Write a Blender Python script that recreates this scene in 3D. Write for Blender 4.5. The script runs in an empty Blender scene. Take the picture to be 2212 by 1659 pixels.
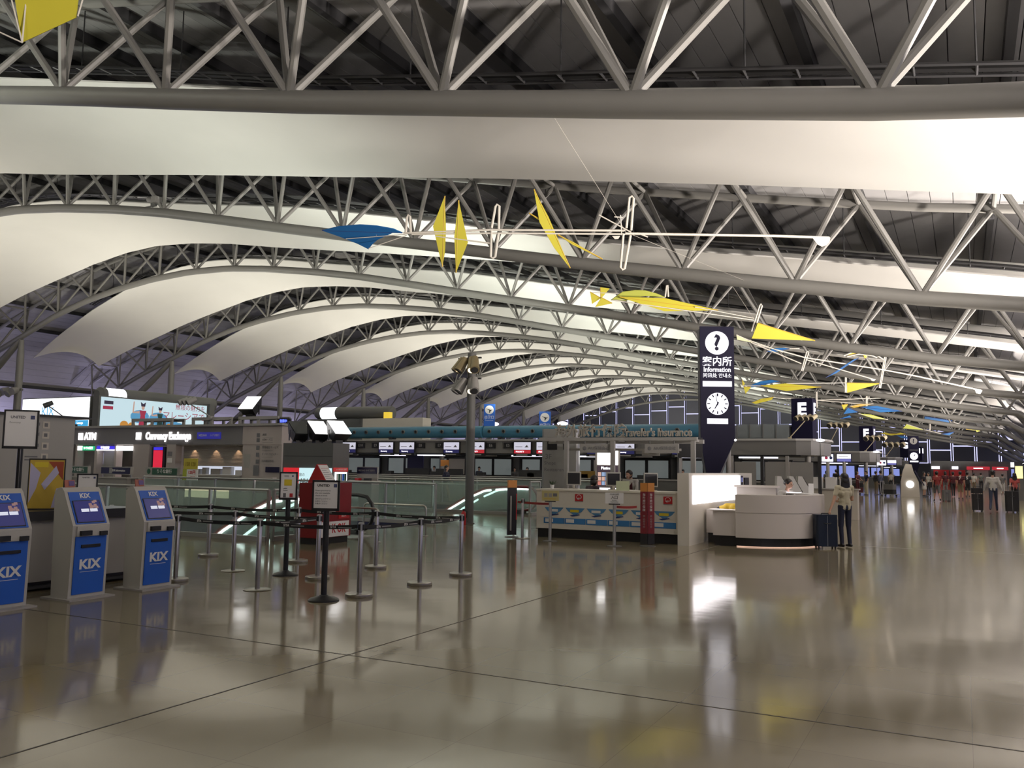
import bpy, bmesh, math, random
from mathutils import Vector, Matrix, Euler
random.seed(7)
PI = math.pi
S = bpy.context.scene
COL = S.collection

# ---------------------------------------------------------------- camera
W, H, F = 2212.0, 1659.0, 1853.0          # frame and focal length in pixels
ROLL, HZ, CH = math.radians(0.80), 1008.5, 1.62
PITCH = math.atan((HZ - H / 2) / F)
YAW = 0.0
def ray(u, v):
    x, y = u - W / 2, H / 2 - v
    c, s = math.cos(ROLL), math.sin(ROLL)
    X, Y = c * x - s * y, s * x + c * y
    cp, sp = math.cos(PITCH), math.sin(PITCH)
    f, up = F * cp - Y * sp, F * sp + Y * cp
    c, s = math.cos(YAW), math.sin(YAW)
    return Vector((c * X - s * f, s * X + c * f, up))
_d = ray(2080, HZ + .014 * (2080 - W / 2)); YAW = math.atan2(_d.x, _d.y)
C0 = Vector((0, 0, CH))
def fl(u, v, z=0.0):                       # point of the floor (or of a level z) seen at a pixel
    d = ray(u, v); return C0 + d * ((z - CH) / d.z)
def at(u, v, y):                           # point of the cross plane y seen at a pixel
    d = ray(u, v); return C0 + d * (y / d.y)
def atx(u, v, x):
    d = ray(u, v); return C0 + d * (x / d.x)
def hz(u, v, b):                           # height above a floor point
    d = ray(u, v); return CH + d.z * math.hypot(b[0], b[1]) / math.hypot(d.x, d.y)
def dep(u, v, D):                          # point at a distance along the viewing axis
    f = ray(W / 2, H / 2).normalized(); d = ray(u, v); return C0 + d * (D / d.dot(f))
cam = bpy.data.cameras.new('camera'); cam.sensor_width = 36; cam.lens = F / W * 36
cam.clip_start = .05; cam.clip_end = 600
camo = bpy.data.objects.new('camera', cam); COL.objects.link(camo)
_r = (ray(W / 2 + 1, H / 2) - ray(W / 2, H / 2)).normalized()
_u = (ray(W / 2, H / 2 - 1) - ray(W / 2, H / 2)).normalized()
_f = ray(W / 2, H / 2).normalized()
camo.matrix_world = Matrix(((_r.x, _u.x, -_f.x, 0), (_r.y, _u.y, -_f.y, 0), (_r.z, _u.z, -_f.z, CH), (0, 0, 0, 1)))
S.camera = camo

# ---------------------------------------------------------------- world, exposure, large lights
S.view_settings.view_transform = 'Standard'
S.view_settings.look = 'None'
S.view_settings.exposure = 0.0
S.view_settings.gamma = 1.0
S.view_settings.use_curve_mapping = False
wd = bpy.data.worlds.new('dusk'); S.world = wd; wd.use_nodes = True
_b = wd.node_tree.nodes['Background']
_b.inputs[0].default_value = (.62, .62, 1, 1); _b.inputs[1].default_value = 1.5
try:
    S.cycles.max_bounces = 6; S.cycles.diffuse_bounces = 3; S.cycles.glossy_bounces = 2; S.cycles.transmission_bounces = 2
    S.cycles.transparent_max_bounces = 10; S.cycles.use_adaptive_sampling = True; S.cycles.adaptive_threshold = .06; S.cycles.adaptive_min_samples = 16; S.cycles.sample_clamp_indirect = 4.0
    S.cycles.use_denoising = True; S.cycles.caustics_reflective = False; S.cycles.caustics_refractive = False
except Exception: pass

# roof section: height of the lower chord of a truss over x
PROF = [(-75.3, 6.6), (-71.65, 8.6), (-68, 10.0), (-64.2, 11.25), (-60.8, 12.45), (-57.1, 13.4), (-53.6, 14.0), (-50.1, 14.4),
        (-46.5, 14.58), (-42.8, 14.48), (-39.4, 14.12), (-35.6, 13.58), (-32, 12.95), (-28.5, 12.2), (-24.2, 11.25), (-20.9, 10.55),
        (-17.5, 9.85), (-14.1, 9.12), (-10.8, 8.43), (-7.5, 7.78), (-4.2, 7.13), (-.85, 6.5), (1.8, 6.1), (3.6, 5.85)]
def interp(P, x):
    if x <= P[0][0]: a, b = P[0], P[1]
    elif x >= P[-1][0]: a, b = P[-2], P[-1]
    else:
        for a, b in zip(P, P[1:]):
            if a[0] <= x <= b[0]: break
    return a[1] + (b[1] - a[1]) * (x - a[0]) / (b[0] - a[0])
def zl(x): return interp(PROF, x)
TY = [12 + 14.4 * k for k in range(11)]     # eleven trusses
BAY = [19.2 + 14.4 * k for k in range(10)]  # the bays between them

def spot(loc, target, watts, angle, color, blend=.6, radius=.3):
    l = bpy.data.lights.new('uplight_lamp', 'SPOT'); l.energy = watts; l.spot_size = math.radians(angle)
    l.spot_blend = blend; l.color = color; l.shadow_soft_size = radius
    o = bpy.data.objects.new('uplight_lamp', l); COL.objects.link(o); o.location = loc
    o.rotation_euler = (Vector(target) - Vector(loc)).to_track_quat('-Z', 'Y').to_euler()
    return o
WARM, NEUT, CREAMY, LILAC = (1, .90, .82), (.97, 1, .88), (1, .95, .82), (.66, .60, 1)
# uplights that wash the fabric ceilings: one by the right wall, one mid hall, one over the left shops of every bay
LAMPS = []
for yc in [-9.6, 4.8] + BAY:
    q = .7 if yc < 12 else 1.0
    LAMPS.append(((6.4, yc - 4.5, 2.9), (-4, yc, 13.5), 15000 * (q if yc > 12 else .45), 104, WARM))
    LAMPS.append(((-23.5, yc - 1.0, 4.5), (-25, yc, 14.0), 4000 if yc > 20 or yc < 12 else 1500, 142, NEUT))
    LAMPS.append(((-50.5, yc - 3.0, 5.0), (-50, yc, 14), 3000 * q, 146, CREAMY))
    LAMPS.append(((-80.6, yc, 1.2), (-79.2, yc, 8), 1600, 112, LILAC))  # added lilac spots without fixtures, standing in for dusk glow on the low roof
for a in LAMPS: spot(a[0], a[1], a[2] * .95, *a[3:])

# ---------------------------------------------------------------- helpers
def mat(name, col, rough=.6, metal=0.0, emit=None, strength=0.0, noise=0.0, scale=8.0, spec=.5, alpha=None, coat=0.0, trans=0.0, bump=0.0):
    m = bpy.data.materials.new(name); m.use_nodes = True
    nt = m.node_tree; p = nt.nodes['Principled BSDF']
    c = (col[0], col[1], col[2], 1)
    p.inputs['Base Color'].default_value = c
    p.inputs['Roughness'].default_value = rough; p.inputs['Metallic'].default_value = metal
    p.inputs['Specular IOR Level'].default_value = spec
    if coat: p.inputs['Coat Weight'].default_value = coat; p.inputs['Coat Roughness'].default_value = .08
    if emit:
        p.inputs['Emission Color'].default_value = (*emit, 1); p.inputs['Emission Strength'].default_value = strength
    if noise or bump:
        tc = nt.nodes.new('ShaderNodeTexCoord'); n = nt.nodes.new('ShaderNodeTexNoise')
        n.inputs['Scale'].default_value = scale; n.inputs['Detail'].default_value = 4
        nt.links.new(tc.outputs['Object'], n.inputs['Vector'])
        if noise:
            mx = nt.nodes.new('ShaderNodeMix'); mx.data_type = 'RGBA'
            mx.inputs[6].default_value = tuple(x * (1 - noise) for x in c[:3]) + (1,)
            mx.inputs[7].default_value = tuple(min(1, x * (1 + noise)) for x in c[:3]) + (1,)
            nt.links.new(n.outputs[0], mx.inputs[0]); nt.links.new(mx.outputs[2], p.inputs['Base Color'])
        if bump:
            b = nt.nodes.new('ShaderNodeBump'); b.inputs['Strength'].default_value = bump
            nt.links.new(n.outputs[0], b.inputs['Height']); nt.links.new(b.outputs[0], p.inputs['Normal'])
    if trans:                                        # thin clear pane: mostly see-through with a reflective face
        out = nt.nodes['Material Output']; t = nt.nodes.new('ShaderNodeBsdfTransparent'); mx = nt.nodes.new('ShaderNodeMixShader')
        t.inputs[0].default_value = c
        mx.inputs[0].default_value = 1 - trans
        nt.links.new(t.outputs[0], mx.inputs[1]); nt.links.new(p.outputs[0], mx.inputs[2]); nt.links.new(mx.outputs[0], out.inputs[0])
    return m
def glow(name, col, s, lamp=False):
    m = mat(name, (.02, .02, .02), .5, emit=col, strength=s)
    if not lamp: m.cycles.emission_sampling = 'NONE'      # small signs and lettering: too weak to sample as lamps
    return m

class MB:
    def __init__(s): s.v = []; s.f = []; s.mi = []
    def add(s, vs, fs, m=0):
        n = len(s.v); s.v += [tuple(v) for v in vs]; s.f += [tuple(i + n for i in f) for f in fs]; s.mi += [m] * len(fs); return s
    def box(s, c, d, rz=0, m=0, rx=0, ry=0):
        x, y, z = d[0] / 2, d[1] / 2, d[2] / 2
        R = Euler((rx, ry, rz)).to_matrix(); c = Vector(c)
        vs = [c + R @ Vector(p) for p in ((-x, -y, -z), (x, -y, -z), (x, y, -z), (-x, y, -z), (-x, -y, z), (x, -y, z), (x, y, z), (-x, y, z))]
        return s.add(vs, [(0, 3, 2, 1), (4, 5, 6, 7), (0, 1, 5, 4), (1, 2, 6, 5), (2, 3, 7, 6), (3, 0, 4, 7)], m)
    def b2(s, x0, x1, y0, y1, z0, z1, m=0):
        return s.box(((x0 + x1) / 2, (y0 + y1) / 2, (z0 + z1) / 2), (abs(x1 - x0), abs(y1 - y0), abs(z1 - z0)), m=m)
    def bev(s, c, d, b, rz=0, m=0, seg=2):            # box with rounded vertical edges
        x, y = d[0] / 2, d[1] / 2; poly = []
        for cx, cy, a0 in ((x - b, y - b, 0), (-x + b, y - b, PI / 2), (-x + b, -y + b, PI), (x - b, -y + b, 1.5 * PI)):
            for i in range(seg + 1):
                a = a0 + PI / 2 * i / seg; poly.append((cx + b * math.cos(a), cy + b * math.sin(a)))
        R = Matrix.Rotation(rz, 2); poly = [R @ Vector(p) for p in poly]
        return s.prism([(c[0] + p[0], c[1] + p[1]) for p in poly], c[2] - d[2] / 2, c[2] + d[2] / 2, m)
    def prism(s, poly, z0, z1, m=0):
        n = len(poly); vs = [(p[0], p[1], z0) for p in poly] + [(p[0], p[1], z1) for p in poly]
        fs = [tuple(range(n - 1, -1, -1)), tuple(range(n, 2 * n))] + [(i, (i + 1) % n, n + (i + 1) % n, n + i) for i in range(n)]
        return s.add(vs, fs, m)
    def xprism(s, poly, x0, x1, m=0):                 # polygon in y,z extruded along x
        n = len(poly); vs = [(x0, p[0], p[1]) for p in poly] + [(x1, p[0], p[1]) for p in poly]
        fs = [tuple(range(n - 1, -1, -1)), tuple(range(n, 2 * n))] + [(i, (i + 1) % n, n + (i + 1) % n, n + i) for i in range(n)]
        return s.add(vs, fs, m)
    def yprism(s, poly, y0, y1, m=0):                 # polygon in x,z extruded along y
        n = len(poly); vs = [(p[0], y0, p[1]) for p in poly] + [(p[0], y1, p[1]) for p in poly]
        fs = [tuple(range(n)), tuple(range(2 * n - 1, n - 1, -1))] + [(i, n + i, n + (i + 1) % n, (i + 1) % n) for i in range(n)]
        return s.add(vs, fs, m)
    def cyl(s, p, q, r0, r1=None, n=10, m=0):
        r1 = r0 if r1 is None else r1
        p, q = Vector(p), Vector(q); d = (q - p)
        if d.length < 1e-6: return s
        z = d.normalized(); a = z.orthogonal().normalized(); b = z.cross(a)
        cs = [(math.cos(2 * PI * i / n), math.sin(2 * PI * i / n)) for i in range(n)]
        vs = [p + (a * c + b * t) * r0 for c, t in cs] + [q + (a * c + b * t) * r1 for c, t in cs]
        return s.add(vs, [(i, (i + 1) % n, n + (i + 1) % n, n + i) for i in range(n)] + [tuple(range(n - 1, -1, -1)), tuple(range(n, 2 * n))], m)
    def tube(s, pts, r, n=10, m=0, up=(0, 1, 0)):
        pts = [Vector(p) for p in pts]; vs = []; fs = []; N = len(pts)
        rr = r if isinstance(r, (list, tuple)) else [r] * N
        for i, p in enumerate(pts):
            t = (pts[min(i + 1, N - 1)] - pts[max(i - 1, 0)]).normalized(); u = Vector(up)
            if abs(u.dot(t)) > .98: u = Vector((0, 0, 1)) if abs(t.z) < .9 else Vector((1, 0, 0))
            a = t.cross(u).normalized(); b = t.cross(a)
            vs += [p + (a * math.cos(2 * PI * j / n) + b * math.sin(2 * PI * j / n)) * rr[i] for j in range(n)]
        for i in range(N - 1):
            for j in range(n):
                k = (j + 1) % n; fs.append((i * n + j, i * n + k, (i + 1) * n + k, (i + 1) * n + j))
        fs += [tuple(range(n - 1, -1, -1)), tuple((N - 1) * n + j for j in range(n))]
        return s.add(vs, fs, m)
    def lathe(s, prof, c=(0, 0, 0), n=16, m=0):
        vs = []; fs = []; N = len(prof)
        for r, z in prof: vs += [(c[0] + r * math.cos(2 * PI * j / n), c[1] + r * math.sin(2 * PI * j / n), c[2] + z) for j in range(n)]
        for i in range(N - 1):
            for j in range(n):
                k = (j + 1) % n; fs.append((i * n + j, i * n + k, (i + 1) * n + k, (i + 1) * n + j))
        fs += [tuple(range(n - 1, -1, -1)), tuple((N - 1) * n + j for j in range(n))]
        return s.add(vs, fs, m)
    def ball(s, c, r, n=10, m=0, R=None):
        c = Vector(c); r = r if isinstance(r, (tuple, list)) else (r, r, r); vs = []; fs = []; h = max(4, n // 2 + 1)
        for i in range(h + 1):
            t = PI * i / h
            for j in range(n):
                p = Vector((r[0] * math.sin(t) * math.cos(2 * PI * j / n), r[1] * math.sin(t) * math.sin(2 * PI * j / n), r[2] * math.cos(t)))
                vs.append(c + (R @ p if R else p))
        for i in range(h):
            for j in range(n):
                k = (j + 1) % n; fs.append((i * n + j, (i + 1) * n + j, (i + 1) * n + k, i * n + k))
        return s.add(vs, fs, m)
    def slab(s, pts, t, m=0):                         # a planar outline given its own thickness
        pts = [Vector(p) for p in pts]; n = len(pts); nr = Vector((0, 0, 0))
        for i in range(n): nr += (pts[i] - pts[0]).cross(pts[(i + 1) % n] - pts[0])
        nr = nr.normalized() * t / 2
        vs = [p - nr for p in pts] + [p + nr for p in pts]
        return s.add(vs, [tuple(range(n - 1, -1, -1)), tuple(range(n, 2 * n))] + [(i, (i + 1) % n, n + (i + 1) % n, n + i) for i in range(n)], m)
    def build(s, name, m, parent=None, smooth=False):
        me = bpy.data.meshes.new(name); me.from_pydata(s.v, [], s.f)
        ms = m if isinstance(m, (list, tuple)) else [m]
        for x in ms: me.materials.append(x)
        if len(ms) > 1: me.polygons.foreach_set('material_index', s.mi)
        if smooth:
            me.polygons.foreach_set('use_smooth', [True] * len(me.polygons))
            me.set_sharp_from_angle(angle=math.radians(40))
        me.update()
        o = bpy.data.objects.new(name, me); COL.objects.link(o)
        if parent is not None: o.parent = parent
        return o
def tag(o, label, cat, group=None, kind=None):
    if label: o['label'] = label
    if cat: o['category'] = cat
    if group: o['group'] = group
    if kind: o['kind'] = kind
    return o
def struct(o): o['kind'] = 'structure'; return o
def thing(name, label, cat, loc=(0, 0, 0), rz=0.0, group=None):
    o = bpy.data.objects.new(name, None); COL.objects.link(o); o.location = loc; o.rotation_euler = (0, 0, rz)
    o.empty_display_size = .1
    return tag(o, label, cat, group)
_kids = {}
def kids(o): return [c for c in bpy.data.objects if c.parent == o]
def copy_tree(o, loc=None, rz=None, label=None, parent=None, cache={}):
    def rec(s, par):
        c = s.copy(); COL.objects.link(c); c.parent = par
        if s.name not in cache: cache[s.name] = [k for k in s.children]
        for k in cache[s.name]: rec(k, c)
        return c
    c = rec(o, parent)
    if loc is not None: c.location = loc
    if rz is not None: c.rotation_euler = (0, 0, rz)
    if label: c['label'] = label
    return c
_tc = {}
def text(parent, s, size, loc, m, rot=(PI / 2, 0, 0), depth=.004, align='CENTER', bold=0.0, name='lettering', sx=1.0):
    key = (s, size, depth, align, bold)
    if key not in _tc:
        cu = bpy.data.curves.new('lettering', 'FONT'); cu.body = s; cu.size = size; cu.extrude = depth; cu.offset = bold * size
        cu.align_x = align; cu.align_y = 'CENTER'; cu.resolution_u = 2
        o = bpy.data.objects.new('t', cu); me = bpy.data.meshes.new_from_object(o)
        bpy.data.objects.remove(o); bpy.data.curves.remove(cu)
        _tc[key] = me
    me = _tc[key]
    if me.materials and me.materials[0] != m:
        me = me.copy(); me.materials.clear()
    if not me.materials: me.materials.append(m)
    o = bpy.data.objects.new(name, me); COL.objects.link(o)
    if parent is not None: o.parent = parent
    o.location = loc; o.rotation_euler = rot; o.scale = (sx, 1, 1)
    return o
# ---------------------------------------------------------------- shared materials
MW = mat('white_paint', (.62, .61, .57), .5)
STEEL = mat('truss_paint', (.225, .22, .205), .42, noise=.06, scale=1.5)
FABRIC = mat('teflon_fabric', (.84, .83, .79), .75, noise=.03, scale=.6)
ROOF = mat('roof_panel_grey', (.40, .395, .395), .55, noise=.08, scale=2)
ROOFD = mat('roof_purlin_dark', (.045, .045, .048), .5)
DARK = mat('dark_trim', (.03, .03, .032), .45)
BLACK = mat('black_plastic', (.012, .012, .013), .4)
BLKM = mat('black_satin', (.02, .02, .022), .3)
GREY = mat('grey_laminate', (.30, .29, .275), .45)
LGREY = mat('light_grey_panel', (.38, .365, .34), .5)
DGREY = mat('dark_grey_panel', (.115, .115, .11), .5)
CREAM = mat('cream_panel', (.55, .51, .44), .5)
CHROME = mat('brushed_steel', (.44, .42, .385), .28, metal=1.0, noise=.06, scale=30)
ALU = mat('aluminium', (.5, .5, .49), .35, metal=.85)
GLASS = mat('clear_glass', (.80, .88, .85), .04, trans=.82, spec=.6)
GLASSD = mat('grey_glass', (.42, .46, .47), .05, trans=.65, spec=.6)
RED = mat('red_vinyl', (.50, .02, .025), .4)
NAVY = mat('navy_panel', (.012, .012, .045), .35)
BLUE = mat('kiosk_blue', (.02, .12, .55), .4)
WHITE = mat('white_print', (.8, .79, .77), .5)
INK = mat('black_ink', (.02, .02, .022), .6)
YEL = mat('yellow_vinyl', (.70, .55, .03), .5)
ORANGE = mat('orange_vinyl', (.62, .25, .05), .5)
GLW = glow('lit_white', (1, .97, .95), 3.2)
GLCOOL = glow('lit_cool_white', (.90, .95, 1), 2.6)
GLLAV = glow('lit_lavender_white', (.93, .90, 1), 2.6)
SKIN = mat('skin', (.48, .28, .19), .5)
HAIR = mat('black_hair', (.012, .009, .008), .4)

# ---------------------------------------------------------------- floor
fm = mat('polished_floor', (.295, .265, .215), .16, spec=.62)
nt = fm.node_tree; p = nt.nodes['Principled BSDF']
tc = nt.nodes.new('ShaderNodeTexCoord'); mp = nt.nodes.new('ShaderNodeMapping'); nt.links.new(tc.outputs['Object'], mp.inputs[0])
br = nt.nodes.new('ShaderNodeTexBrick'); br.offset = 0; br.inputs['Scale'].default_value = 1
br.inputs['Brick Width'].default_value = .9; br.inputs['Row Height'].default_value = .9; br.inputs['Mortar Size'].default_value = .0022
br.inputs['Color1'].default_value = (.235, .2, .125, 1); br.inputs['Color2'].default_value = (.215, .184, .117, 1); br.inputs['Mortar'].default_value = (.155, .13, .088, 1)
nt.links.new(mp.outputs[0], br.inputs['Vector'])
no = nt.nodes.new('ShaderNodeTexNoise'); no.inputs['Scale'].default_value = .35; no.inputs['Detail'].default_value = 5; nt.links.new(tc.outputs['Object'], no.inputs['Vector'])
mx = nt.nodes.new('ShaderNodeMix'); mx.data_type = 'RGBA'; mx.blend_type = 'MULTIPLY'; mx.inputs[0].default_value = .35
nt.links.new(br.outputs['Color'], mx.inputs[6]); nt.links.new(no.outputs['Color'], mx.inputs[7]); 
bw = nt.nodes.new('ShaderNodeMapRange'); bw.inputs['To Min'].default_value = .75; bw.inputs['To Max'].default_value = 1.15
nt.links.new(no.outputs[0], bw.inputs[0]); nt.links.new(bw.outputs[0], mx.inputs[7])
nt.links.new(mx.outputs[2], p.inputs['Base Color'])
rr = nt.nodes.new('ShaderNodeMapRange'); rr.inputs['To Min'].default_value = .075; rr.inputs['To Max'].default_value = .13
n2 = nt.nodes.new('ShaderNodeTexNoise'); n2.inputs['Scale'].default_value = .9; nt.links.new(tc.outputs['Object'], n2.inputs['Vector'])
nt.links.new(n2.outputs[0], rr.inputs[0]); nt.links.new(rr.outputs[0], p.inputs['Roughness'])
# faint waviness of the polished slabs (draws reflections out)
n3 = nt.nodes.new('ShaderNodeTexNoise'); n3.inputs['Scale'].default_value = 1.6; n3.inputs['Detail'].default_value = 2; nt.links.new(tc.outputs['Object'], n3.inputs['Vector'])
bp = nt.nodes.new('ShaderNodeBump'); bp.inputs['Strength'].default_value = .022; bp.inputs['Distance'].default_value = .08
nt.links.new(n3.outputs[0], bp.inputs['Height']); nt.links.new(bp.outputs[0], p.inputs['Normal'])
HOLES = [(-24.6, -13.3, 14.0, 20.1), (-24.6, -13.6, 26.5, 31.0)]          # wells of the two escalators
gx = [-84, -24.6, -13.6, -13.3, 12]; gy = [-16, 14.0, 20.1, 26.5, 31.0, 163]
g = MB(); g.v = [(x, y, 0) for y in gy for x in gx]
for j in range(len(gy) - 1):
    for i in range(len(gx) - 1):
        cx, cy = (gx[i] + gx[i + 1]) / 2, (gy[j] + gy[j + 1]) / 2
        if any(h[0] < cx < h[1] and h[2] < cy < h[3] for h in HOLES): continue
        a = j * len(gx) + i; g.f.append((a, a + 1, a + 1 + len(gx), a + len(gx)))
g.mi = [0] * len(g.f)
floor = struct(g.build('floor', fm))
for h in HOLES:
    MB().add([(h[0], h[2], 0), (h[1], h[2], 0), (h[1], h[3], 0), (h[0], h[3], 0), (h[0], h[2], -1.2), (h[1], h[2], -1.2), (h[1], h[3], -1.2), (h[0], h[3], -1.2)],
             [(1, 0, 4, 5), (2, 1, 5, 6), (3, 2, 6, 7), (0, 3, 7, 4)]).build('well_edge', NAVY, floor)
struct(MB().b2(-60, -5, 5, 45, -4.7, -4.5).build('floor_lower', DGREY))
jm = mat('joint_filler', (.06, .052, .042), .5)
j1 = fl(751, 1415)
MB().b2(j1.x - .008, j1.x + .008, -6, 60, .0, .0015).build('expansion_joint', jm, floor)
MB().b2(-30, 9, j1.y - .007, j1.y + .007, .0, .0015).build('expansion_joint', jm, floor)
MB().b2(-30, 9, j1.y + 14.4 - .01, j1.y + 14.4 + .01, .0, .0015).build('expansion_joint', ALU, floor)

# ---------------------------------------------------------------- roof
def zr(x):                                   # underside of the roof
    if x < -75: return 11.0 + (x + 75) * .78
    if x > 3.6: return zl(3.6) + 3.55 - (x - 3.6) * .62
    return zl(x) + 3.55
PW = .62
xs = []; x = 9.3
while x > -83.5: xs.append(x); x -= PW
def panel_mesh(L, w, t=.05):
    return MB().box((0, 0, t / 2), (w, L, t)).v, None
shell = MB()                                 # weather skin above the panels closes the hall
for a, b in zip(xs, xs[1:]):
    za, zb = zr(a) + .12, zr(b) + .12
    shell.add([(a, -16, za), (a, 163, za), (b, 163, zb), (b, -16, zb)], [(0, 1, 2, 3)])
ceil = struct(shell.build('ceiling', ROOFD))
unit = MB().box((0, 0, .03), (1, 14.36, .05)).build('roof_panel', ROOF, ceil); unit_used = False
far = MB(); count = 0
ybays = [4.8] + BAY
for bi, yc in enumerate(ybays):
    for a, b in zip(xs, xs[1:]):
        xm = (a + b) / 2; za, zb = zr(a), zr(b); L = math.hypot(PW, za - zb) - .02; ang = math.atan2(za - zb, a - b)
        near = (bi == 0 and -22 < xm < 4) or (bi == 1 and -42 < xm < 4) or (bi == 2 and -66 < xm < 4) or (bi == 3 and -80 < xm < -38)
        if near and count < 299:
            o = unit if not unit_used else unit.copy()
            if unit_used: COL.objects.link(o)
            unit_used = True; count += 1
            o.location = (xm, yc, (za + zb) / 2); o.rotation_euler = (0, -ang, 0); o.scale = (L, 1, 1)
        else:
            far.box((xm, yc, (za + zb) / 2 + .03), (L, 14.36, .05), ry=-ang)
far.build('roof_panel_field', ROOF, ceil)['kind'] = 'stuff'

# nodes of the trusses
LN = [2.9, -.85] + [-.85 - 3.45 * k for k in range(1, 13)] + [-45.8, -49.4, -53.0, -56.6, -60.3, -64.2, -68.0, -71.65]
LN = LN
UN = [(a + b) / 2 for a, b in zip(LN, LN[1:])] + [-73.9]
HW, HT = 1.4, 3.02
def zu(x): return zl(x) + HT if x > -72 else 10.95
for xn in UN[:-1] + [-78]:                                            # purlins run the length of the hall
    z = zr(xn); MB().b2(xn - .09, xn + .09, -14, 161, z - .3, z - .01).build('purlin', ROOFD, ceil)

# ---------------------------------------------------------------- trusses
ORD = ['nearest', 'second nearest', 'third nearest', 'fourth nearest', 'fifth nearest', 'sixth nearest', 'seventh nearest', 'eighth nearest', 'ninth nearest', 'tenth nearest', 'farthest']
def make_truss():
    t = thing('roof_truss', '', 'truss', (0, 0, 0), group='arched tubular roof trusses')
    xs = [3.6 - .9 * i for i in range(int((3.6 + 75.3) / .9) + 1)] + [-75.3]
    low = [(8.3, 0, 2.9), (6.0, 0, 4.3)] + [(x, 0, zl(x)) for x in xs]
    MB().tube(low, .215, 14).build('lower_chord', STEEL, t, True)
    for s in (-1, 1):
        up = [(8.3, s * .25, 3.2), (5.6, s * 1.2, 6.6), (4.4, s * HW, zl(3.6) + 2.4)] + [(x, s * HW, zl(x) + HT) for x in xs if -72 < x < 3.2] + [(-73.9, s * HW, 10.95), (-77.5, s * 1.0, 9.2)]
        MB().tube(up, .14, 10).build('upper_chord', STEEL, t, True)
    R = .082
    for i, x in enumerate(LN):
        b = Vector((x, 0, zl(x) + .1))
        ups = ([UN[i - 1]] if i > 0 else [4.4]) + [UN[i]]
        for ux in ups:
            for s in (-1, 1):
                uz = zu(ux) if ux < 4 else zl(3.6) + 2.4
                MB().cyl(b, (ux, s * HW, uz), R, n=8).build('brace', STEEL, t, True)
    for s in (-1, 1):
        for ux in (-73.9,):
            MB().cyl((-75.3, 0, 6.7), (ux, s * HW, zu(ux)), R, n=8).build('brace', STEEL, t, True)
    for ux in UN:
        MB().cyl((ux, -HW, zu(ux)), (ux, HW, zu(ux)), .07, n=8).build('cross_tie', STEEL, t, True)
    xc = -64.4
    MB().lathe([(.27, 0), (.27, 9.6), (.25, 9.9), (.18, 10.9)], (xc - .1, 0, 0), 16).build('column', STEEL, t, True)
    MB().tube([(xc - .15, 0, 10.95), (xc - 2.6, 0, 9.2), (-71.2, 0, 6.2), (-80.2, 0, 0.0)], [.2, .3, .3, .3], 14).build('raking_column', STEEL, t, True)
    MB().tube([(-75.3, 0, 6.6), (-76.6, 0, 4.2), (-76.6, 0, 0)], .2, 10).build('end_post', STEEL, t, True)
    MB().lathe([(.34, 0), (.34, 1.2), (.22, 1.6), (.2, 2.95)], (8.3, 0, 0), 14).build('foot_post', STEEL, t, True)
    return t
truss = make_truss()
for k, y in enumerate(TY):
    o = truss if k == 0 else copy_tree(truss)
    o.location = (0, y, 0)
    o['label'] = ORD[k] + ' grey tubular steel truss arching across the hall under the roof'

# ---------------------------------------------------------------- hanging fabric ceilings and the cable trays over them
MPROF = [(-69.2, 10.2), (-66, 11.5), (-64.4, 12.05), (-60, 13.55), (-56.5, 14.5), (-53.5, 15.25), (-50, 15.75), (-47, 15.92), (-43.6, 15.72), (-40.5, 15.35), (-36.3, 14.65), (-32, 14.0),
         (-28, 13.4), (-24.5, 12.85), (-18, 11.8), (-12.9, 10.95), (-5.4, 9.6), (1.5, 8.3), (4.6, 7.65)]
HALF = [(-69.2, 3.1), (-62, 4.1), (-54, 4.9), (-20, 4.9), (0, 4.3), (4.6, 4.1)]
HNEAR = [(-69.2, 3.1), (-62, 4.1), (-54, 4.9), (-26, 4.7), (-18, 4.0), (4.6, 4.0)]
SAG = [(-70, 0), (-26, 0), (-18.5, -.25), (-13, -.68), (-8, -.75), (4.6, -.75)]
def make_membrane():
    mb = MB(); N, K = 84, 14; vs = []; fs = []
    for i in range(N + 1):
        x = 4.6 + (-69.2 - 4.6) * i / N; hw = interp(HALF, x)
        for j in range(K + 1):
            q = -1 + 2 * j / K
            vs.append((x - (1 - q * q) * (0.0 if 0 < i < N else (.9 if i == 0 else -.55)), q * (hw if q > 0 else interp(HNEAR, x)), interp(MPROF, x) + .85 * (1 - q * q) + interp(SAG, x) * (1 - q) / 2))
    n = len(vs); vs += [(v[0], v[1], v[2] + .05) for v in vs]
    for i in range(N):
        for j in range(K):
            a = i * (K + 1) + j; q = (a, a + 1, a + K + 2, a + K + 1); fs.append(q); fs.append(tuple(n + t for t in reversed(q)))
    bd = [j for j in range(K + 1)] + [i * (K + 1) + K for i in range(1, N + 1)] + [N * (K + 1) + j for j in range(K - 1, -1, -1)] + [i * (K + 1) for i in range(N - 1, 0, -1)]
    for a, b in zip(bd, bd[1:] + bd[:1]): fs.append((b, a, n + a, n + b))
    return mb.add(vs, fs).build('fabric_ceiling', FABRIC, None, True)
mem = make_membrane()
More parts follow.
